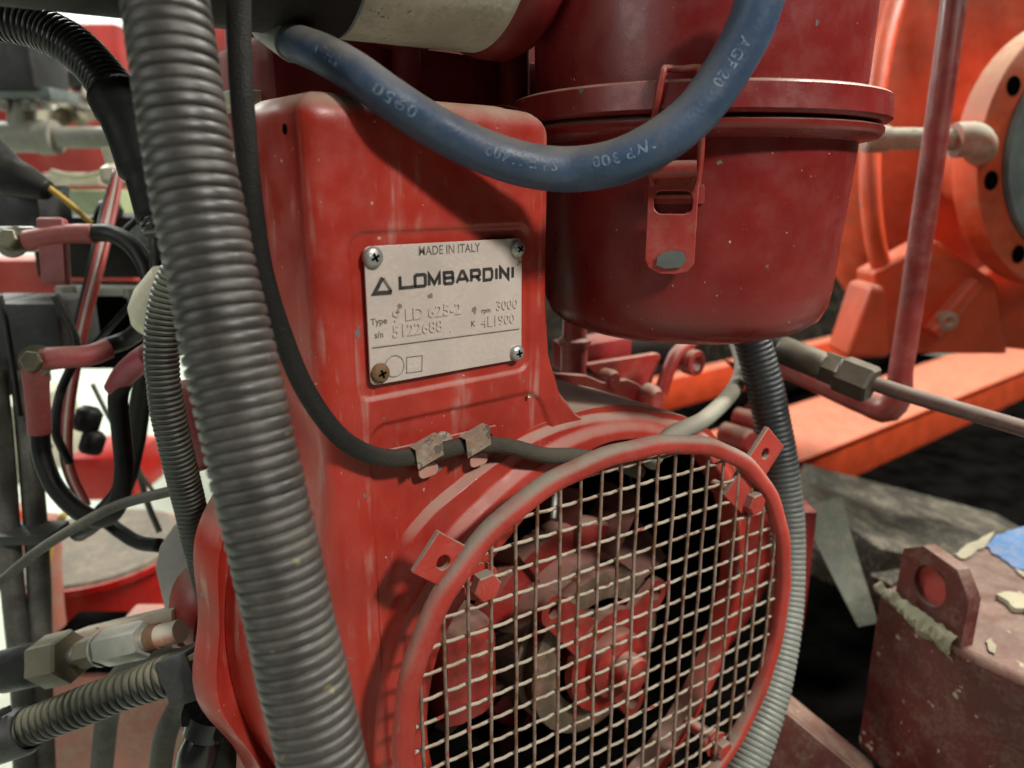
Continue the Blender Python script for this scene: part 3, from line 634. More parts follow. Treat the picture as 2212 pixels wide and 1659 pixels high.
lid = MB().lathe([(RB*.94, z2-.006), (RL-.006, z2-.003), (RL-.0035, z2), (RL-.0035, z3-.001), (RL-.0055, z3), (RL-.010, z3+.0008), (RL-.010, z4-.0010), (RL-.002, z4-.0006), (RL, z4+.001), (RL-.001, z5-.001), (RL-.002, z5), (RL-.004, z5+.0006), (RB, z5+.0006)],
                 V3(AFX, AFY, 0), Zv, xd=-FH, n=96).build('lid', 'filt', flt, sharp=40)
MB().lathe([(RB*.99, z5-.002), (RB*1.0, z5+.01), (RB*1.02, z5+.14), (RB*.9, z5+.16), (0, z5+.16)], V3(AFX, AFY, 0), Zv, xd=-FH, n=96).build('upper_body', 'filt', flt, sharp=60)
# latch on the near side
def fpt(px, py, r):
    rr_ = ray(px, py); a_ = rr_[0]**2+rr_[1]**2; o_ = CAM-V3(AFX, AFY, 0); b_ = 2*(rr_[0]*o_[0]+rr_[1]*o_[1]); c_ = o_[0]**2+o_[1]**2-r*r
    t = (-b_-math.sqrt(b_*b_-4*a_*c_))/(2*a_); return CAM+rr_*t
pl = fpt(1456, 470, RB*.95); NO = unit(V3(pl[0]-AFX, pl[1]-AFY, 0)); TO = np.cross(Zv, NO)
if TO@RT < 0: TO = -TO
UPL = unit(Zv+NO*.05)
lp = lambda px, py, off: (lambda r_: (CAM+r_*(((pl+NO*off-CAM)@NO)/(r_@NO))))(ray(px, py))
def latch_poly(pts, off, th, mname, nm, parent, holes=(), bevel=.0006):
    P = [lp(x, y, off) for x, y in pts]; o_ = pl+NO*off; uv = lambda p: ((p-o_)@TO, (p-o_)[2])
    return MB().prism([uv(p) for p in P], o_, TO, Zv, NO, th, [[uv(lp(x, y, off)) for x, y in h] for h in holes]).build(nm, mname, parent, bevel=bevel)
ell = lambda x0, y0, x1, y1, r, n=6: [(p[0], p[1]) for p in rrect(x0, y0, x1, y1, r, n)]
lat = latch_poly([(1402, 375), (1512, 372), (1500, 568), (1486, 586), (1462, 592), (1425, 590), (1402, 578), (1394, 560)], .0035, .0022, 'latch', 'latch', flt, holes=[ell(1413, 412, 1497, 462, 18)])
latch_poly([(1428, 548), (1450, 540), (1478, 545), (1482, 562), (1470, 578), (1436, 580), (1418, 572), (1420, 556)], .0062, .0006, 'chipm', 'bare_patch', lat, bevel=0)
latch_poly(ell(1392, 398, 1522, 440, 6), .0006, .0022, 'latch', 'latch_base', lat)
MB().tube([lp(1410, 368, .009), lp(1506, 363, .009)], .0042, n=16, smooth=False).build('latch_roll', 'latch', lat)
MB().tube([lp(1413, 424, .004), lp(1497, 424, .004)], .0011, n=8, smooth=False).build('hinge_pin', 'latch', lat)
MB().tube([lp(1410, 400, .008), lp(1402, 330, .011), lp(1418, 230, .019), lp(1432, 158, .0195), lp(1440, 148, .017), lp(1470, 150, .015), lp(1504, 147, .017), lp(1514, 156, .0195), lp(1516, 230, .019), lp(1514, 330, .011), lp(1506, 400, .008)], .0017, n=10).build('wire_bail', 'latch', lat)

# ================================================================== silencer / tank above
tank = thing('tank', 'horizontal white tank with black left half and dark red end band above', 'tank', at(900, 0, .40))
tc = at(770, -120, .365); tr_ = .062
zc = at(905, 72, .37)[2]+tr_*.97; tc[2] = zc
ax_ = unit(V3(.97, -.12, 0.0))
s0 = at(1130, 60, .4); L1 = (s0-tc)@ax_
MB().lathe([(tr_, -.01), (tr_, L1*.72), (tr_*.995, L1)], tc, ax_, n=80).build('tank_body', 'silencer', tank)
bk = MB().lathe([(tr_*1.005, -.2), (tr_*1.012, -.012), (tr_*1.0, -.0115)], tc, ax_, n=64).build('black_end', 'tankblack', tank)
MB().lathe([(tr_*.985, L1*.80), (tr_*1.03, L1*.82), (tr_*1.05, L1*.90), (tr_*1.05, L1*1.02), (tr_*1.0, L1*1.1), (tr_*.8, L1*1.17), (0, L1*1.2)], tc, ax_, n=80).build('end_band', 'tankred', tank, sharp=60)

# ================================================================== hoses, conduits and cables in front
bh = [onY(585, 55, .095), onY(640, 92, .060), onY(700, 118, .026), onY(768, 158, .000), onY(850, 217, -.0115), onY(940, 275, -.014), onY(1040, 325, -.019), onY(1140, 357, -.027), at(1235, 366, .345), at(1335, 350, .338), at(1425, 306, .332), at(1503, 243, .330), at(1570, 152, .327), at(1620, 60, .322), at(1656, -50, .316)]
brd = [.0086, .0086, .0086, .0086, .0088, .0092, .0097, .0101, .0104, .0104, .0104, .0104, .0104, .0104, .0104]
hose = MB().tube(bh, brd, n=32, step=.003).build('blue_hose', 'blue', sharp=180)
tag(hose, 'blue rubber hose with white print looping across cowl and air filter', 'hose')
# hose print: glyphs wrapped on the hose, read from the right
HP, HR = catmull(np.array(bh), brd, .0008); HT = np.gradient(HP, axis=0); HT /= np.linalg.norm(HT, axis=1)[:, None]
HS = np.r_[0, np.cumsum(np.linalg.norm(np.diff(HP, axis=0), axis=1))]
def hose_text(txt, s_start, size, phi):
    vs, fs = text_mesh(txt, size, offset=.00010, spacing=1.12); out = []
    for a_, b_, _ in vs:
        s = s_start-a_; i = int(np.clip(np.searchsorted(HS, s), 1, len(HS)-2)); T = HT[i]
        N = unit(-(FW)-T*(-(FW)@T)); B = np.cross(N, T); B = B if B@UP > 0 else -B
        r = HR[i]+.00012; an = phi-b_/r
        out.append(HP[i]+T*(s-HS[i])+(N*math.cos(an)+B*math.sin(an))*r)
    MB().add(out, fs).build('hose_lettering', 'hoseink', hose, recalc=False)
tot = HS[-1]
hose_text('SAE J1402', tot*.60, .0078, RAD(8)); hose_text('WP 300', tot*.745, .0072, RAD(10)); hose_text('0950', tot*.385, .0072, RAD(4)); hose_text('THL M', tot*.30, .0070, RAD(2)); hose_text('AGF 20', tot*.92, .0070, RAD(14))
m = MB().tube([onY(580, 51, .098), onY(636, 90, .063)], .0098, n=22, smooth=False).build('hose_ferrule', 'steel', hose)

def corr(path, r, pitch, depth, gap=.34, n=40, sub=9):
    base = ribs(0, pitch, depth, gap)
    return MB().tube(path, r, n=n, step=pitch/sub, rfun=lambda q: base(q+.10*pitch*noise.noise(Vector((q/pitch*.33, 2, 0))))*(1+.35*noise.noise(Vector((math.floor(q/pitch)*1.7, 5, 0))))+.05*depth*6*noise.noise(Vector((q/pitch*.15, 8, 0))))
bc = [at(348, -60, .262), at(372, 100, .262), at(402, 300, .264), at(430, 450, .266), at(461, 600, .268), at(493, 750, .270), at(527, 900, .272), at(562, 1060, .274), at(600, 1220, .276), at(640, 1400, .278), at(678, 1560, .280), at(722, 1760, .282)]
brr = [.0150, .0151, .0153, .0157, .0161, .0163, .0166, .0166, .0165, .0164, .0163, .0163]
tag(corr(bc, brr, .0046, .0017, .34, 56).build('corrugated_conduit', 'conduit', sharp=180), 'thick grey corrugated conduit running down in front of the cowl', 'conduit')
mc = [at(392, 560, .395), at(362, 640, .398), at(349, 740, .402), at(356, 850, .408), at(378, 960, .418), at(405, 1070, .434), at(434, 1190, .45), at(470, 1330, .47), at(520, 1460, .49)]
tag(corr(mc, [.0083, .0088, .0091, .0092, .0092, .0093, .0094, .0094, .0094], .0030, .0014, .42, 32).build('corrugated_conduit', 'conduit2', sharp=180), 'thin dusty green corrugated conduit left of the thick grey one', 'conduit')
tc_ = [at(-60, 40, .36), at(30, 46, .36), at(110, 72, .36), at(180, 118, .358), at(240, 190, .354), at(285, 280, .35), at(318, 380, .348), at(350, 500, .346)]
blk = corr(tc_, [.0103, .0104, .0104, .0104, .0106, .0104, .0092, .0085], .0030, .0012, .42, 36).build('corrugated_conduit', 'conduit3', sharp=180)
tag(blk, 'black corrugated conduit arching in from the upper left corner', 'conduit')
tp_, tr2_ = catmull(np.array(tc_), [.0114]*8, .003); n0 = len(tp_)
tr2_ = [.0128 if k < n0*.60 else (.0120 if k < n0*.8 else .0098) for k in range(n0)]
MB().tube(tp_[int(n0*.54):int(n0*.97)], tr2_[int(n0*.54):int(n0*.97)], n=28, step=.003, smooth=False).build('tape_wrap', 'tape', blk, sharp=180)
tag(MB().tube(CABLE, [.0046, .0046, .0045, .0045, .0044, .0044, .0044, .0044]+[.0044]*8, n=20, step=.002).build('braided_cable', 'braid', sharp=180), 'black braided cable clipped to the cowl and passing behind the fan guard', 'cable')
tag(MB().tube(TUBE2, .0060, n=20, step=.003).build('grey_tube', 'paletube', sharp=180), 'pale grey tube rising from behind the guard top to the filter', 'tube')
rc_ = [at(1600, 660, .56), at(1632, 760, .565), at(1660, 870, .57), at(1684, 1000, .575), at(1700, 1130, .575), at(1702, 1270, .57), at(1690, 1390, .56), at(1665, 1500, .55), at(1630, 1600, .54), at(1585, 1720, .53)]
rk = corr(rc_, [.0140, .0140, .0140, .0140, .0135, .0125, .0125, .0135, .0145, .015], .0040, .0010, .40, 36).build('corrugated_conduit', 'conduit4', sharp=180)
tag(rk, 'dusty grey corrugated conduit behind the right side of the fan guard', 'conduit')

# ================================================================== right side: pump, frame, pipes
pump = thing('pump', 'orange red cast pump casing with bolted round flange', 'pump', at(2010, 700, 1.0))
pc0 = at(2120, 190, 1.02)
rows = []
for i in range(33):
    th = math.pi*i/32; row = []
    for k in range(64):
        ph = 2*math.pi*k/64; d = V3(math.sin(th)*math.cos(ph), math.sin(th)*math.sin(ph), math.cos(th))
        r = 1+.04*noise.noise(Vector(d*2.2))
        row.append(pc0+FH*.1+(RT*d[0]*.185+FH*d[1]*.16+Zv*d[2]*.35)*r)
    rows.append(row)
MB().grid(rows, closed_u=True).build('casing', 'pumpm', pump, sharp=180)
rb_ = at(1870, -60, .98); MB().tube([at(1955, -60, .97), at(1905, 120, .93), at(1880, 330, .90), at(1890, 520, .90), at(1930, 640, .92)], .012, n=14).build('casing_rib', 'orange', pump)
fa = unit(RT*.35-FH*.93+Zv*.05); fc = at(2318, 335, .86)
MB().lathe([(.05, -.14), (.062, -.10), (.085, -.05), (.10, -.034), (.148, -.034), (.150, -.030), (.150, -.002), (.147, 0), (.115, 0), (.115, -.004), (.05, -.004)], fc, fa, n=72).build('flange', 'pumpm', pump, sharp=40)
for k in range(8):
    t = 2*math.pi*k/8+.22; xd = unit(np.cross(fa, Zv)); yd = np.cross(fa, xd); p = fc+(xd*math.cos(t)+yd*math.sin(t))*.132
    MB().lathe([(.0105, .0006), (.0105, .0016), (0, .0016)], p-fa*.0004, fa, n=16).build('bolt_hole', 'black', pump)
MB().lathe([(.080, .0), (.080, .006), (.112, .006), (.113, .0)], fc, fa, n=64).build('gasket', 'gasket', pump, sharp=40)
MB().lathe([(.0, .001), (.082, .001), (.082, .002)], fc, fa, n=48).build('bore', 'dark', pump)
# foot of the pump
MB().prism([(0, 0), (.16, 0), (.13, .09), (.05, .14), (-.02, .10)], at(1900, 765, .92), RT, Zv, FH, .05).build('foot', 'orange', pump, bevel=.004)
MB().prism([(0, 0), (.19, -.02), (.19, .055), (.10, .11), (.0, .05)], at(2010, 735, .95), RT, Zv, FH, .03).build('foot_web', 'orange', pump, bevel=.004)
MB().prism([(0, 0), (.05, 0), (.033, .085), (.018, .085)], at(1830, 775, .86), RT, Zv, FH, .06).build('foot_rib', 'orange', pump, bevel=.006)
MB().lathe([(.012, 0), (.012, .014), (.006, .016), (0, .010)], at(2035, 690, .90), -FH, n=16).build('bolt', 'stub', pump)
MB().tube([at(2010, 720, .9), at(2100, 610, .9)], .012, n=14, smooth=False).build('strut', 'orange', pump)

st_ = MB().tube([at(1866, 300, .74), at(1955, 300, .74), at(2090, 302, .74)], .0108, n=24, smooth=False)
st_.lathe([(.0108, 0), (.013, 0), (.013, .022), (.0108, .022)], at(1868, 301, .74), RT, n=24)
stp = st_.build('stub_pipe', 'stub'); tag(stp, 'pale dusty stub pipe between air filter and pump flange', 'pipe')
MB().tube([at(2060, 303, .737), at(2098, 302, .738), at(2112, 312, .75), at(2116, 322, .78), at(2116, 325, .83)], [.0168, .0172, .017, .0165, .016], n=24).build('elbow', 'stub', stp)

rp = MB().tube([at(2070, -80, .60), at(2045, 120, .605), at(2003, 420, .62), at(1962, 700, .635), at(1946, 800, .64), at(1940, 855, .645), at(1915, 884, .655), at(1870, 870, .67), at(1800, 838, .69), at(1660, 770, .74)], [.0098, .0098, .0098, .0098, .0098, .0112, .0125, .0112, .0115, .0125], n=28, step=.006)
tag(rp.build('red_pipe', 'redpipe', sharp=180), 'dull red upright pipe bent to the left at its foot', 'pipe')

hf_ = thing('hydraulic_line', 'brown steel tube with hex couplings on a dark rubber hose end', 'hydraulic line', at(1800, 790, .56))
ha = unit(at(1900, 838, .54)-at(1700, 758, .585))
MB().tube([at(1610, 735, .60), at(1690, 757, .585)], .0108, n=20, smooth=False).build('rubber_hose', 'rubber', hf_)
MB().lathe([(.0, 0), (.0100, 0), (.0110, .002), (.0110, .034), (.0095, .037), (0, .037)], at(1685, 754, .585), ha, n=24).build('ferrule', 'bronze', hf_)
MB().hexa(at(1777, 789, .568), ha, .0130, .015, .12).build('hex_nut', 'bronze', hf_, sharp=25)
MB().hexa(at(1812, 804, .562), ha, .0148, .026, .10, rot=.2).build('hex_nut', 'bronze', hf_, sharp=25)
MB().tube([at(1870, 822, .552), at(1960, 852, .54), at(2090, 890, .525), at(2260, 940, .51)], .0058, n=20).build('steel_tube', 'brownpipe', hf_)

# base frame beam (runs parallel to the cowl), with web plate behind
YB = .34
fb = thing('machine_skid', 'orange red channel beam of the machine base behind the fan guard', 'frame', onY(1950, 950, YB))
za = onY(1850, 948, YB)[2]; zbm = onY(1850, 1075, YB)[2]
x0b = onY(1640, 1000, YB)[0]; x1b = x0b+2.6
MB().box(V3((x0b+x1b)/2, YB+.010, (za+zbm)/2), (Xv, Yv, Zv), ((x1b-x0b)/2, .010, (za-zbm)/2), .004).build('beam_web', 'orange', fb)
MB().box(V3((x0b+x1b)/2, YB+.10, za-.006), (Xv, Yv, Zv), ((x1b-x0b)/2, .10, .0075), .003).build('beam_flange', 'orange', fb)
MB().box(V3((x0b+x1b)/2+.12, YB+.36, za+.035), (Xv, Yv, Zv), ((x1b-x0b)/2, .02, .035), .003).build('cross_rail', 'orange', fb)
MB().box(V3((x0b+x1b)/2, YB+.06, zbm+.006), (Xv, Yv, Zv), ((x1b-x0b)/2, .05, .005), .002).build('beam_flange', 'orange', fb)
# dark red bracket post
dp = MB(); bpx(1690, 1095, 1752, 1385, .66, .03, bevel=.003, mb=dp)
tag(dp.build('bracket_post', 'tankred'), 'short dark red post beside the lower conduit', 'post')
# skid floor under the machine, right: its black carries the shade there
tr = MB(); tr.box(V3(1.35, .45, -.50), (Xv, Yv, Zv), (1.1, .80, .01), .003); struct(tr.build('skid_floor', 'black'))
bw = MB(); bw.box(V3(1.9, .95, -.30), (Xv, Yv, Zv), (1.2, .01, .20), .003); tag(bw.build('shade_sheet', 'undershade'), 'dark sheet put in for the shade under the base frame', 'sheet')  # added backing whose dark colour supplies the shade below the beam
for (a_, b_, d0, d1, w_, nm, lb) in (((1760, 1120), (2010, 1180), .90, 1.0, .10, 'plank', 'weathered grey plank under the base frame'),
                                 ((1760, 1215), (1990, 1130), .88, 1.02, .07, 'plank', 'pale plank lying crosswise under the base frame'),
                                 ((1800, 1080), (2240, 1190), 1.05, 1.15, .07, 'plank', 'long plank farthest back under the base frame')):
    A = at(*a_, d0); B = at(*b_, d1); ex = unit(B-A); ez = unit(np.cross(ex, FH)); ez = ez if ez[2] > 0 else -ez; ey = np.cross(ez, ex)
    tag(MB().box((A+B)/2, (ex, ey, ez), (np.linalg.norm(B-A)/2, .09, .018), .004).build(nm, 'plank'), lb, 'plank')
A = at(1775, 1085, .80); B = at(1876, 1350, .74); ex = unit(B-A); ey = unit(np.cross(ex, FH))
rows = [[A+ex*np.linalg.norm(B-A)*t+ey*s*(.024-.014*t)+FH*o for s in (-1, 1)] for t, o in ((0, 0), (.3, .01), (.6, .006), (1, 0))]
m = MB().grid(rows); m.grid([[p+FH*.004 for p in r] for r in rows], flip=True); tag(m.build('strap', 'strap'), 'grey green strap hanging below the base frame', 'strap')
# red angle at bottom right
A = at(1640, 1500, .64); B = at(1880, 1700, .60); ex = unit(B-A); ez = unit(np.cross(ex, FH)); ez = ez if ez[2] > 0 else -ez; ey = np.cross(ez, ex)
m = MB().box((A+B)/2-ez*.03, (ex, ey, ez), (np.linalg.norm(B-A)/2, .004, .034), .001); m.box((A+B)/2+ey*.02, (ex, ey, ez), (np.linalg.norm(B-A)/2, .02, .004), .001)
tag(m.build('angle_bar', 'block'), 'red angle bar at the bottom edge right of the guard', 'angle bar')

# chipped red block with lifting lug
bk_ = thing('lug_block', 'chipped red steel block with octagonal lifting lug and blue patch', 'steel block', at(2080, 1500, .62))
ta = at(1897, 1275, .64); zt_ = ta[2]; tb = onZ(2078, 1405, zt_); tc2 = onZ(2420, 1560, zt_); td = onZ(2400, 1045, zt_)
bx = unit(tb-ta); by = unit(V3(-bx[1], bx[0], 0)); by = by if by@FH > 0 else -by
top = [((p-ta)@Xv, (p-ta)@Yv) for p in (ta, tb, tc2, td)]
MB().prism(top, ta-Zv*.16, Xv, Yv, Zv, .16).build('block_body', 'block', bk_, bevel=.006)
rr_ = ray(2003, 1266); n_ = np.cross(bx, Zv); lugc = CAM+rr_*(((ta-CAM)@n_)/(rr_@n_))+by*.002
hh_ = lugc[2]-zt_
lo_ = [(-.033, -hh_-.004), (.036, -hh_-.004), (.036, .008), (.022, .026), (-.012, .029), (-.031, .017)]
MB().prism(lo_, lugc, bx, Zv, by, .012, [circ(0, 0, .0158, 26)]).build('lifting_lug', 'block', bk_, bevel=.0015)
MB().lathe([(0, 0), (.016, 0), (.0165, .02)], lugc+by*.005, by, n=20).build('pin', 'redwall', bk_)
rows = []
for t in np.linspace(0, 1, 40):
    ww = .006+.009*t+.006*noise.noise(Vector((t*7, 3, 0)))
    rows.append([ta+bx*(.002+.083*t)+Zv*(.010-ww*1.5*s_+.004*noise.noise(Vector((t*14, s_*3, 0))))-by*(.0022+.006*math.sin(math.pi*s_)*(1+.6*noise.noise(Vector((t*20, s_*5, 2))))) for s_ in np.linspace(0, 1, 9)])
MB().grid(rows).build('weld_crust', 'crust', bk_)
def top_patch(px, name, mm, h):
    px2 = []
    for i in range(len(px)):
        a_, b_ = np.array(px[i], float), np.array(px[(i+1) % len(px)], float)
        for t in np.linspace(0, 1, 7)[:-1]: p_ = a_+(b_-a_)*t; px2.append((p_[0]+7*noise.noise(Vector((p_[0]*.06, p_[1]*.06, 1))), p_[1]+6*noise.noise(Vector((p_[0]*.06, p_[1]*.06, 9)))))
    P = [onZ(x, y, zt_+.0008)-ta for x, y in px2]
    MB().prism([(p@Xv, p@Yv) for p in P], ta+Zv*.0008, Xv, Yv, Zv, h).build(name, mm, bk_)
top_patch([(2128, 1178), (2150, 1160), (2200, 1142), (2300, 1115), (2330, 1190), (2240, 1240), (2190, 1228), (2150, 1200)], 'blue_patch', 'bluepaint', .0012)
top_patch([(2062, 1200), (2090, 1178), (2150, 1150), (2130, 1176), (2120, 1190), (2082, 1210)], 'paint_flake', 'filler', .0016)
top_patch([(2150, 1292), (2180, 1285), (2240, 1300), (2230, 1330), (2185, 1318)], 'paint_flake', 'filler', .004)
top_patch([(2190, 1232), (2240, 1244), (2300, 1220), (2300, 1240), (2230, 1262)], 'paint_flake', 'filler', .0016)
top_patch([(2128, 1388), (2140, 1380), (2152, 1396), (2150, 1412), (2138, 1408)], 'paint_flake', 'filler', .001)

# ================================================================== left side: wiring and plumbing
def cyl(a, b, r, name, m, parent, n=24): return MB().tube([a, b], r, n=n, smooth=False).build(name, m, parent)
# far red machinery
for (x0, y0, x1, y1, d, th, mm, nm, lb) in (
        (75, 58, 262, 250, 2.6, .5, 'redwall', 'red_cabinet', 'red cabinet standing in the far left background'),
        (-60, 200, 240, 420, 2.2, .5, 'redwall', 'red_machine', 'red machine low in the far left background'),
        (438, 60, 620, 330, 2.4, .4, 'redwall', 'red_cabinet', 'red cabinet seen between conduit and black cable'),
        (120, 150, 200, 185, 2.1, .1, 'greyblk', 'junction_box', 'small dark box on the far red machine'),
        (200, 470, 300, 560, 1.6, .1, 'redwall', 'red_cover', 'small red cover behind the black wiring'),
        (-40, 560, 290, 640, 1.3, .08, 'redwall', 'red_rail', 'red rail behind the battery terminals'),
        (95, 200, 260, 214, 2.15, .05, 'cream', 'cream_ledge', 'cream ledge on the far red machine'),
        (90, 375, 215, 400, 2.0, .05, 'cream', 'cream_ledge', 'cream ledge below the grey pipe'),
        (270, 330, 330, 640, 3.4, .1, 'white', 'white_post', 'white post behind the black taped conduit')):
    m = MB(); bpx(x0, y0, x1, y1, d, th, bevel=.01, mb=m); tag(m.build(nm, mm), lb, nm.split('_')[-1])
random.seed(3)
for k, (px, py) in enumerate(((150, 232), (182, 240), (120, 245), (215, 225), (100, 262), (245, 250), (168, 258))):
    p = at(px, py, 1.9); m = MB().lathe([(.0, 0), (.016, 0), (.022, .012), (.014, .04), (.024, .05), (.0, .055)], p, unit(V3(random.uniform(-.5, .5), -1, random.uniform(-.3, 1))), n=14)
    tag(m.build('pipe_fitting', ('cream', 'steel', 'olive', 'stub')[k % 4]), ('cream', 'steel', 'olive', 'pinkish')[k % 4]+' pipe fitting '+('left of the others', 'leaning left', 'at the near end', 'topmost by the red cabinet', 'lowest beside the tee', 'farthest right', 'lowest in the middle')[k]+' on the far machine', 'fitting', 'fittings on the far machine')
# grey pipe with tee and valve
vp = thing('pipe_valve', 'grey pipe with tee and dark actuator at the left edge', 'valve', at(60, 320, .95))
cyl(at(-60, 296, .95), at(300, 298, .95), .0135, 'pipe', 'pipe', vp)
cyl(at(-30, 296, .95), at(120, 297, .95), .0190, 'tee_body', 'pipe', vp); cyl(at(46, 296, .95), at(48, 205, .95), .0165, 'tee_branch', 'pipe', vp)
cyl(at(88, 297, .95), at(122, 297, .95), .0215, 'pipe_collar', 'pipe', vp); cyl(at(46, 215, .95), at(47, 180, .95), .024, 'valve_neck', 'dark', vp)
m = MB(); bpx(-40, 188, 108, 212, .92, .06, mb=m); m.build('valve_flange', 'teal', vp)
for px in (8, 58, 98):
    MB().hexa(at(px, 216, .93), -Zv, .007, .012).build('flange_bolt', 'steel', vp)
m = MB(); bpx(-60, 75, 68, 190, .90, .08, bevel=.01, mb=m); m.build('actuator', 'greyblk', vp)
# black boot, pale green block, dark blocks
tag(MB().tube([at(-40, 330, .62), at(10, 375, .62), at(60, 395, .62), at(104, 412, .62)], [.020, .018, .014, .008], n=24).build('cable_boot', 'rubber', sharp=180), 'black rubber cable boot at the left edge above the green block', 'boot')
m = MB(); bpx(72, 412, 262, 500, .86, .08, mb=m); tag(m.build('terminal_block', 'green'), 'pale green terminal block at the left', 'terminal block')
m = MB(); bpx(-40, 415, 86, 505, .64, .05, mb=m); bpx(-40, 400, 80, 418, .645, .05, mb=m); tag(m.build('relay', 'greyblk'), 'dark grey relay box with boot resting above it', 'relay')
tag(MB().tube([at(105, 405, .62), at(150, 440, .64), at(195, 480, .68)], .0026, n=10).build('thin_wire', 'yellow', sharp=180), 'short yellow and white wire by the green block', 'wire')
for k, (dx, mm, lb) in enumerate(((-9, 'wirered', 'red wire in the bundle falling past the terminals'), (0, 'wirewhite', 'white wire in the bundle falling past the terminals'), (8, 'wirered', 'second red wire beside the white bundle wire'), (-16, 'cable', 'black wire along the red bundle wire'))):
    P = [at(258+dx*.5, 370, .66), at(240+dx, 450, .64), at(215+dx, 560, .61), at(185+dx*.9, 680, .60), at(160+dx*.8, 800, .59), at(145+dx*.7, 920, .59), at(150+dx*.6, 1010, .60), at(185+dx*.6, 1090, .62)]
    tag(MB().tube(P, .0026, n=10).build('thin_wire', mm, sharp=180), lb, 'wire')
tm = MB().lathe([(0, 0), (.012, 0), (.014, .01), (.008, .016), (.012, .03), (0, .03)], at(250, 395, .68), UP, n=14); tag(tm.build('wire_clamp', 'cream'), 'cream wire clamp at the top of the wire bundle', 'clamp')
# upper battery terminal
ut = thing('cable_terminal', 'upper bolted terminal with red insulating boots and black cable', 'terminal', at(30, 560, .55))
def bolt(p, ax, r, h, parent, mm='steel'):
    MB().lathe([(0, -.002), (r*1.55, -.002), (r*1.55, 0), (0, 0)], p, ax, n=24).build('washer', mm, parent); MB().hexa(p, ax, r, h, .12).build('bolt_head', mm, parent, sharp=25)
bolt(at(28, 522, .55), unit(-FW+UP*.2), .0078, .008, ut, 'olive')
m = MB(); bpx(-40, 490, 75, 545, .558, .006, mb=m); m.build('lug_strap', 'steel', ut)
MB().tube([at(60, 520, .552), at(110, 510, .55), at(160, 505, .55), at(205, 505, .55)], [.0078, .0070, .0072, .0072], n=20).build('red_boot', 'bootred', ut, sharp=180)
MB().prism([(-.011, .028), (.009, .028), (.012, -.022), (-.007, -.022)], at(108, 550, .548), RT, UP, FW, .008).build('red_flap', 'bootred', ut, bevel=.002)
MB().tube([at(198, 504, .55), at(240, 505, .55), at(285, 530, .545), at(318, 580, .54), at(328, 640, .54), at(318, 690, .55), at(280, 730, .57), at(220, 752, .565)], [.0066]*8, n=22).build('black_cable', 'cable', ut, sharp=180)
# lower battery terminal
lt = thing('cable_terminal', 'lower bolted terminal with red boots feeding a looped black cable', 'terminal', at(75, 820, .53))
bolt(at(76, 780, .525), unit(-FW+RT*.2), .0075, .008, lt, 'olive')
MB().tube([at(95, 776, .53), at(140, 772, .53), at(190, 768, .535), at(236, 752, .545)], [.0085, .0080, .0078, .0076], n=20).build('red_boot', 'bootred', lt, sharp=180)
MB().tube([at(76, 795, .53), at(80, 850, .532), at(84, 900, .535), at(86, 935, .538)], [.0088, .0080, .0078, .0078], n=20).build('red_boot', 'bootred', lt, sharp=180)
MB().tube([at(86, 925, .538), at(92, 985, .54), at(118, 1050, .54), at(165, 1100, .54), at(215, 1122, .54), at(252, 1095, .535), at(268, 1020, .53), at(262, 930, .525), at(255, 860, .52), at(272, 810, .515)], [.0066]*10, n=22).build('black_cable', 'cable', lt, sharp=180)
MB().tube([at(250, 842, .52), at(268, 812, .515), at(296, 785, .505), at(326, 765, .495)], [.0078, .0082, .0085, .0085], n=22).build('red_sleeve', 'bootpink', lt, sharp=180)
tag(MB().tube([at(330, 770, .53), at(305, 860, .55), at(290, 960, .57), at(262, 1060, .58), at(205, 1125, .58), at(170, 1150, .60)], .0075, n=22).build('black_cable', 'cable', sharp=180), 'second black cable hanging behind the looped one', 'cable')
m = MB(); bpx(-10, 655, 128, 780, .60, .06, mb=m); bpx(-60, 650, 20, 860, .61, .05, mb=m); tag(m.build('relay', 'greyblk'), 'dark grey relay box behind the lower red terminal', 'relay')
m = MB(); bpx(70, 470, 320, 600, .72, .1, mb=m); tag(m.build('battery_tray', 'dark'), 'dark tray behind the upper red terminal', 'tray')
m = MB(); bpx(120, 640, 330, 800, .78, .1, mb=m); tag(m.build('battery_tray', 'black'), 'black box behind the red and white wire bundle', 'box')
m = MB(); bpx(120, 615, 310, 640, .74, .03, mb=m); tag(m.build('mounting_bar', 'steel'), 'steel bar under the upper dark tray', 'bar')
for (px, lb) in ((158, 'left steel bolt under the upper tray bar'), (300, 'right steel bolt under the upper tray bar')):
    tag(MB().lathe([(.005, 0), (.005, .04), (.009, .041), (.009, .05), (0, .05)], at(px, 730, .73), Zv, n=14).build('hanging_bolt', 'steel'), lb, 'bolt')
tag(MB().tube([at(330, 610, .62), at(290, 650, .62), at(235, 710, .63), at(190, 760, .66)], .0028, n=10).build('thin_wire', 'cable', sharp=180), 'thin black wire slanting below the upper cable', 'wire')
# pale round cap and sleeve beside the thin conduit
pcap = MB().lathe([(0, -.01), (.010, -.008), (.016, .0), (.018, .012), (.016, .03), (0, .032)], at(330, 690, .47), unit(RT*.6+Zv*.8), n=24)
tag(pcap.build('round_cap', 'cream', sharp=60), 'cream round cap behind the dusty green conduit', 'cap')
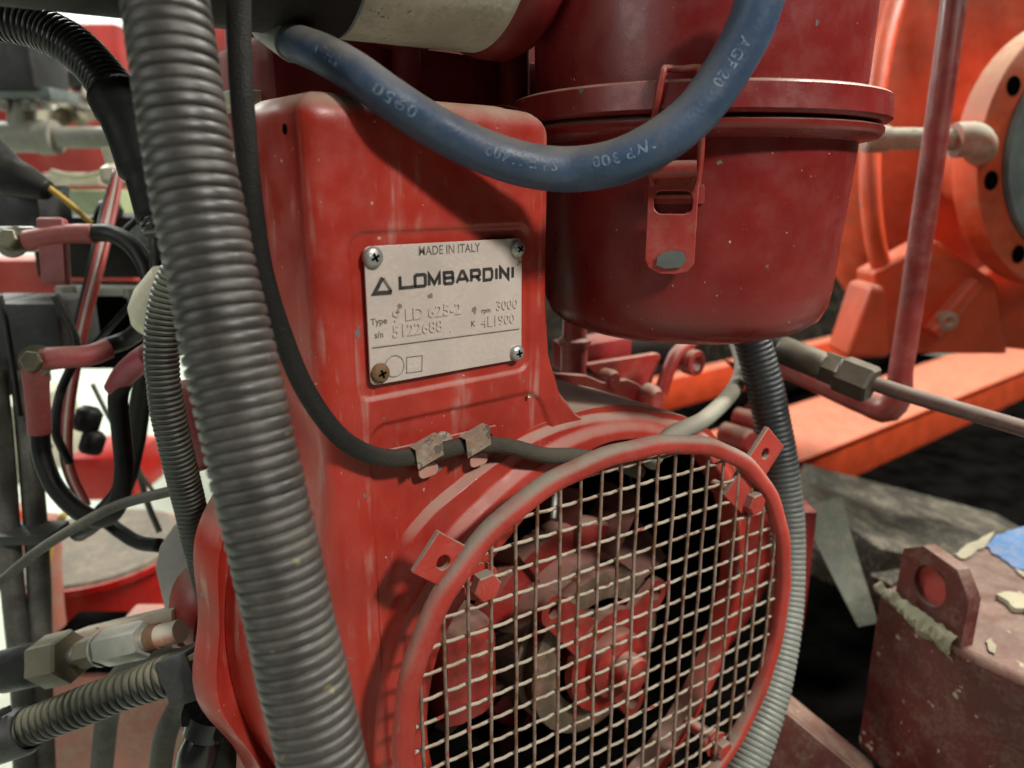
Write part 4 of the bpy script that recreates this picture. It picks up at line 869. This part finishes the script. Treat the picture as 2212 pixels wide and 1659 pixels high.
# grey vertical tubes
for (xa, xb, d, r, lb) in ((-10, 52, .60, .0085, 'left grey tube standing at the left edge'), (48, 92, .61, .0088, 'right grey tube standing at the left edge')):
    tag(MB().tube([at(xa, 800, d), at(xa+18, 1000, d), at(xa+36, 1250, d), at(xb-4, 1480, d), at(xb+4, 1720, d)], r, n=20).build('grey_tube', 'greycab', sharp=180), lb, 'tube')
m = MB(); bpx(-20, 1158, 105, 1180, .585, .03, mb=m); tag(m.build('tube_clip', 'greyblk'), 'dark clip joining the two grey tubes', 'clip')
tag(MB().tube([at(-20, 1275, .50), at(80, 1192, .49), at(170, 1135, .485), at(260, 1090, .48), at(380, 1058, .47)], .0034, n=14).build('grey_cable', 'greycab', sharp=180), 'thin grey cable slanting up from the left edge', 'cable')
tag(MB().tube([at(140, 1110, .75), at(115, 1150, .75), at(100, 1220, .75), at(60, 1330, .76), at(30, 1420, .77)], .0036, n=10).build('thin_wire', 'yellow', sharp=180), 'yellow wire hanging behind the grey tubes', 'wire')
tag(MB().tube([at(235, 1130, .60), at(262, 1150, .59), at(300, 1172, .58), at(345, 1178, .57)], .0055, n=14).build('tangled_cord', 'rubber', sharp=180), 'short dark cord above the red bucket', 'cord')
# red bucket
bu = thing('bucket', 'red plastic bucket with cream liner rim behind the fittings', 'bucket', at(235, 1330, .95))
bo_ = at(240, 1415, .98); MB().lathe([(.0, -.02), (.080, -.02), (.106, .150), (.111, .150), (.111, .158), (.106, .158), (.100, .148)], bo_, Zv, n=48).build('bucket_body', 'bucket', bu, sharp=50)
MB().lathe([(.0, .150), (.080, .151), (.102, .152), (.108, .158), (.104, .162), (.08, .160), (0, .158)], bo_, Zv, n=40).build('bucket_liner', 'liner', bu)
tag(MB().tube([at(92, 1120, .80), at(100, 1300, .82), at(122, 1480, .84), at(140, 1680, .86)], .017, n=20).build('pink_post', 'pinkbase', sharp=180), 'faded red post behind the grey tubes', 'post')
m = MB(); bpx(40, 1090, 75, 1500, .95, .03, mb=m); tag(m.build('orange_slat', 'orange'), 'orange upright slat between the grey tubes', 'slat')
# hydraulic fitting row
fr = thing('hydraulic_fitting', 'row of hex couplings with black end cap at the lower left', 'fitting', at(180, 1420, .48))
fx = unit(at(370, 1370, .455)-at(20, 1450, .49))
fp = lambda t: at(10, 1450, .49)+fx*t*1.2
MB().lathe([(0, 0), (.0135, 0), (.0140, .001), (.0140, .034), (.0, .034)], fp(.0), fx, n=30).build('end_cap', 'rubber', fr)
MB().hexa(fp(.028), fx, .0168, .0252, .08, rot=.25).build('hex_nut', 'olive', fr, sharp=25)
cyl(fp(.049), fp(.056), .0062, 'spigot', 'steel', fr)
MB().hexa(fp(.055), fx, .0098, .0156, .1, rot=.1).build('hex_nut', 'olive', fr, sharp=25)
MB().lathe([(0, 0), (.011, 0), (.011, .0016), (0, .0016)], fp(.068), fx, n=24).build('washer', 'steel', fr)
MB().hexa(fp(.070), fx, .0118, .0336, .08, rot=.4).build('hex_coupling', 'steel', fr, sharp=25)
cyl(fp(.097), fp(.101), .0075, 'spigot', 'steel', fr); cyl(fp(.101), fp(.107), .0078, 'brass_thread', 'rusty', fr); cyl(fp(.107), fp(.12), .007, 'spigot', 'stub', fr)
MB().box(fp(.07)+UP*.004+FW*.03, (fx, unit(np.cross(UP, fx)), UP), (.045, .01, .006), .002).build('backing_bar', 'stub', fr)
# lower ribbed hose with end clips
lh = corr([at(-70, 1622, .47), at(20, 1586, .465), at(120, 1548, .46), at(220, 1510, .455), at(320, 1474, .45), at(395, 1448, .447)], .0120, .0052, .0028, .40, 36)
lho = lh.build('ribbed_hose', 'conduit5', sharp=180); tag(lho, 'olive ribbed hose with block connector at the lower left', 'hose')
cax = unit(at(395, 1448, .447)-at(220, 1510, .455)); cup = unit(UP-cax*(UP@cax)); cs = np.cross(cax, cup)
MB().box(at(412, 1452, .447), (cax, cs, cup), (.0105, .0135, .0145), .002).build('block_connector', 'greyblk', lho)
MB().box(at(412, 1415, .445), (cax, cs, cup), (.0105, .0105, .0016), .0005).build('connector_cap', 'olive', lho)
MB().lathe([(.012, 0), (.0145, 0), (.0150, .003), (.0150, .022), (.0135, .025), (.012, .025)], at(-10, 1600, .465), cax, n=28).build('end_collar', 'greyblk', lho)
for k in range(4): MB().box(at(18, 1580+0*k, .45)+cax*(.004*k-.012)+cup*.012, (cax, cs, cup), (.0011, .006, .002), .0004).build('collar_tooth', 'greyblk', lho)
# light grey sheet and red curved cover next to the housing
A = [at(x, y, .50) for x, y in ((425, 1120), (375, 1135), (345, 1180), (335, 1225), (352, 1300), (372, 1400), (392, 1400), (432, 1300))]
o_ = at(385, 1260, .50); MB()
uv = [((p-o_)@RT, (p-o_)@UP) for p in A]
tag(MB().prism(uv, o_, RT, UP, FW, .003).build('metal_sheet', 'sheet', bevel=.0008), 'pale grey bent sheet beside the housing lip', 'sheet')
rows = []
for t in np.linspace(0, 1, 12):
    a_ = RAD(100+150*t); rows.append([at(445, 1310, .485)+RT*(.0245*math.cos(a_)*s)+UP*(.030*math.sin(a_))*s-FW*(.012*(1-s*s)) for s in np.linspace(.0, 1, 7)])
m = MB().grid(rows); m.add([at(445, 1310, .49)+q for q in (RT*-.002+UP*.028, RT*-.021+UP*.008, RT*-.019-UP*.026, RT*-.002-UP*.034)], [(0, 1, 2, 3)])
tag(m.build('curved_cover', 'inner'), 'red curved cover behind the housing lip', 'cover')
# bottom left clutter
m = MB(); bpx(110, 1440, 560, 1760, .80, .1, bevel=.006, mb=m); tag(m.build('red_sheet', 'pinkbase'), 'faded red base panel low behind the ribbed hose', 'panel')
m = MB(); bpx(265, 1338, 440, 1362, .74, .03, mb=m); bpx(210, 1412, 420, 1428, .72, .03, mb=m); tag(m.build('steel_rail', 'pinkbase'), 'pale dusty rail behind the hex couplings', 'rail')
m = MB(); bpx(120, 1370, 460, 1470, .78, .05, mb=m); tag(m.build('gap_shade', 'black'), 'black panel standing in for the shaded gap behind the hex couplings', 'panel')  # black slab in place of a shaded gap
for (P, r, mm, lb) in (([(430, 1400, .55), (330, 1410, .56), (270, 1450, .57), (235, 1530, .58), (215, 1700, .60)], .0085, 'greycab', 'grey tube curving down behind the ribbed hose'),
                       ([(430, 1480, .49), (385, 1530, .50), (355, 1600, .50), (340, 1720, .50)], .0075, 'greycab', 'grey tube dropping from the block connector'),
                       ([(500, 1500, .46), (480, 1580, .46), (470, 1720, .46)], .010, 'rubber', 'black tube beside the glossy black connector')):
    tag(MB().tube([at(*p) for p in P], r, n=20).build('grey_tube' if mm == 'greycab' else 'black_tube', mm, sharp=180), lb, 'tube')
gb = thing('cable_connector', 'glossy black cable connector under the block connector', 'connector', at(440, 1650, .45))
gx = unit(at(470, 1490, .45)-at(410, 1680, .45))
MB().lathe([(.0, 0), (.011, 0), (.012, .01), (.010, .02), (.0128, .022), (.0128, .034), (.010, .036), (.009, .05), (0, .051)], at(418, 1660, .45), gx, n=26).build('connector_body', 'glossblack', gb, sharp=40)
for k in range(5): MB().box(at(418, 1660, .45)+gx*(.03+.003*k)+RT*(.011*math.cos(k))-FW*.010, (gx, RT, UP), (.004, .003, .004), .001).build('locking_lug', 'glossblack', gb)
# stray cables in the middle left gap
tag(MB().tube([at(335, 450, .52), at(345, 560, .50), at(340, 660, .50), at(352, 740, .49)], .0062, n=18).build('black_cable', 'cable', sharp=180), 'black cable in the gap left of the thick conduit', 'cable')
tag(MB().tube([at(410, 830, .45), at(430, 930, .46), at(455, 1010, .46)], .012, n=18).build('red_sleeve', 'bootred', sharp=180), 'dull red sleeve between the two corrugated conduits', 'sleeve')

# red box and extra fine wiring in the left background
m = MB(); bpx(145, 985, 285, 1088, 1.25, .12, bevel=.01, mb=m); tag(m.build('red_case', 'bucket'), 'bright red case behind the looped black cable', 'case')
m = MB(); bpx(-60, 870, 60, 1060, 1.5, .2, bevel=.02, mb=m); tag(m.build('cream_cabinet', 'cream'), 'cream cabinet far behind the grey tubes', 'cabinet')
for k, (P, mm, lb) in enumerate((
        ([(200, 830, .7), (235, 900, .7), (290, 1000, .72), (330, 1060, .74)], 'greycab', 'thin grey wire crossing behind the pinkish sleeve'),
        ([(345, 1150, .66), (320, 1090, .66), (300, 1020, .67), (285, 960, .68)], 'strap', 'thin green wire rising above the bucket'),
        ([(120, 640, .58), (150, 700, .57), (165, 760, .56), (130, 850, .56), (120, 930, .56), (150, 1000, .57)], 'cable', 'black wire looping by the lower terminal'),
        ([(0, 640, .56), (14, 700, .55), (30, 800, .55), (44, 900, .55)], 'cable', 'black wire down the left edge by the relay'),
        ([(268, 500, .6), (300, 470, .6), (325, 440, .6), (340, 400, .6)], 'cable', 'short black wire behind the taped conduit'),
        ([(110, 370, .9), (170, 382, .9), (230, 372, .9), (262, 380, .9)], 'cream', 'cream wire running to the wire clamp'),
        ([(60, 1190, .8), (80, 1120, .8), (95, 1040, .8), (110, 960, .8)], 'strap', 'green wire behind the right grey tube'))):
    tag(MB().tube([at(*p) for p in P], .0022+.0006*(k % 3), n=8).build('thin_wire', mm, sharp=180), lb, 'wire')
for (px, py, d, r, mm, lb) in ((235, 462, .72, .012, 'rubber', 'black grommet on the pale green block'), (190, 905, .66, .011, 'rubber', 'black plug hanging beside the bundle wires'), (200, 955, .66, .010, 'rubber', 'lower black plug beside the bundle wires'), (320, 500, .70, .014, 'teal', 'grey cap beside the upper black cable')):
    tag(MB().lathe([(0, -r), (r*.8, -r), (r, -r*.7), (r, r*.6), (r*.6, r), (0, r)], at(px, py, d), unit(UP+RT*.3), n=18).build('cable_plug', mm, sharp=50), lb, 'plug')
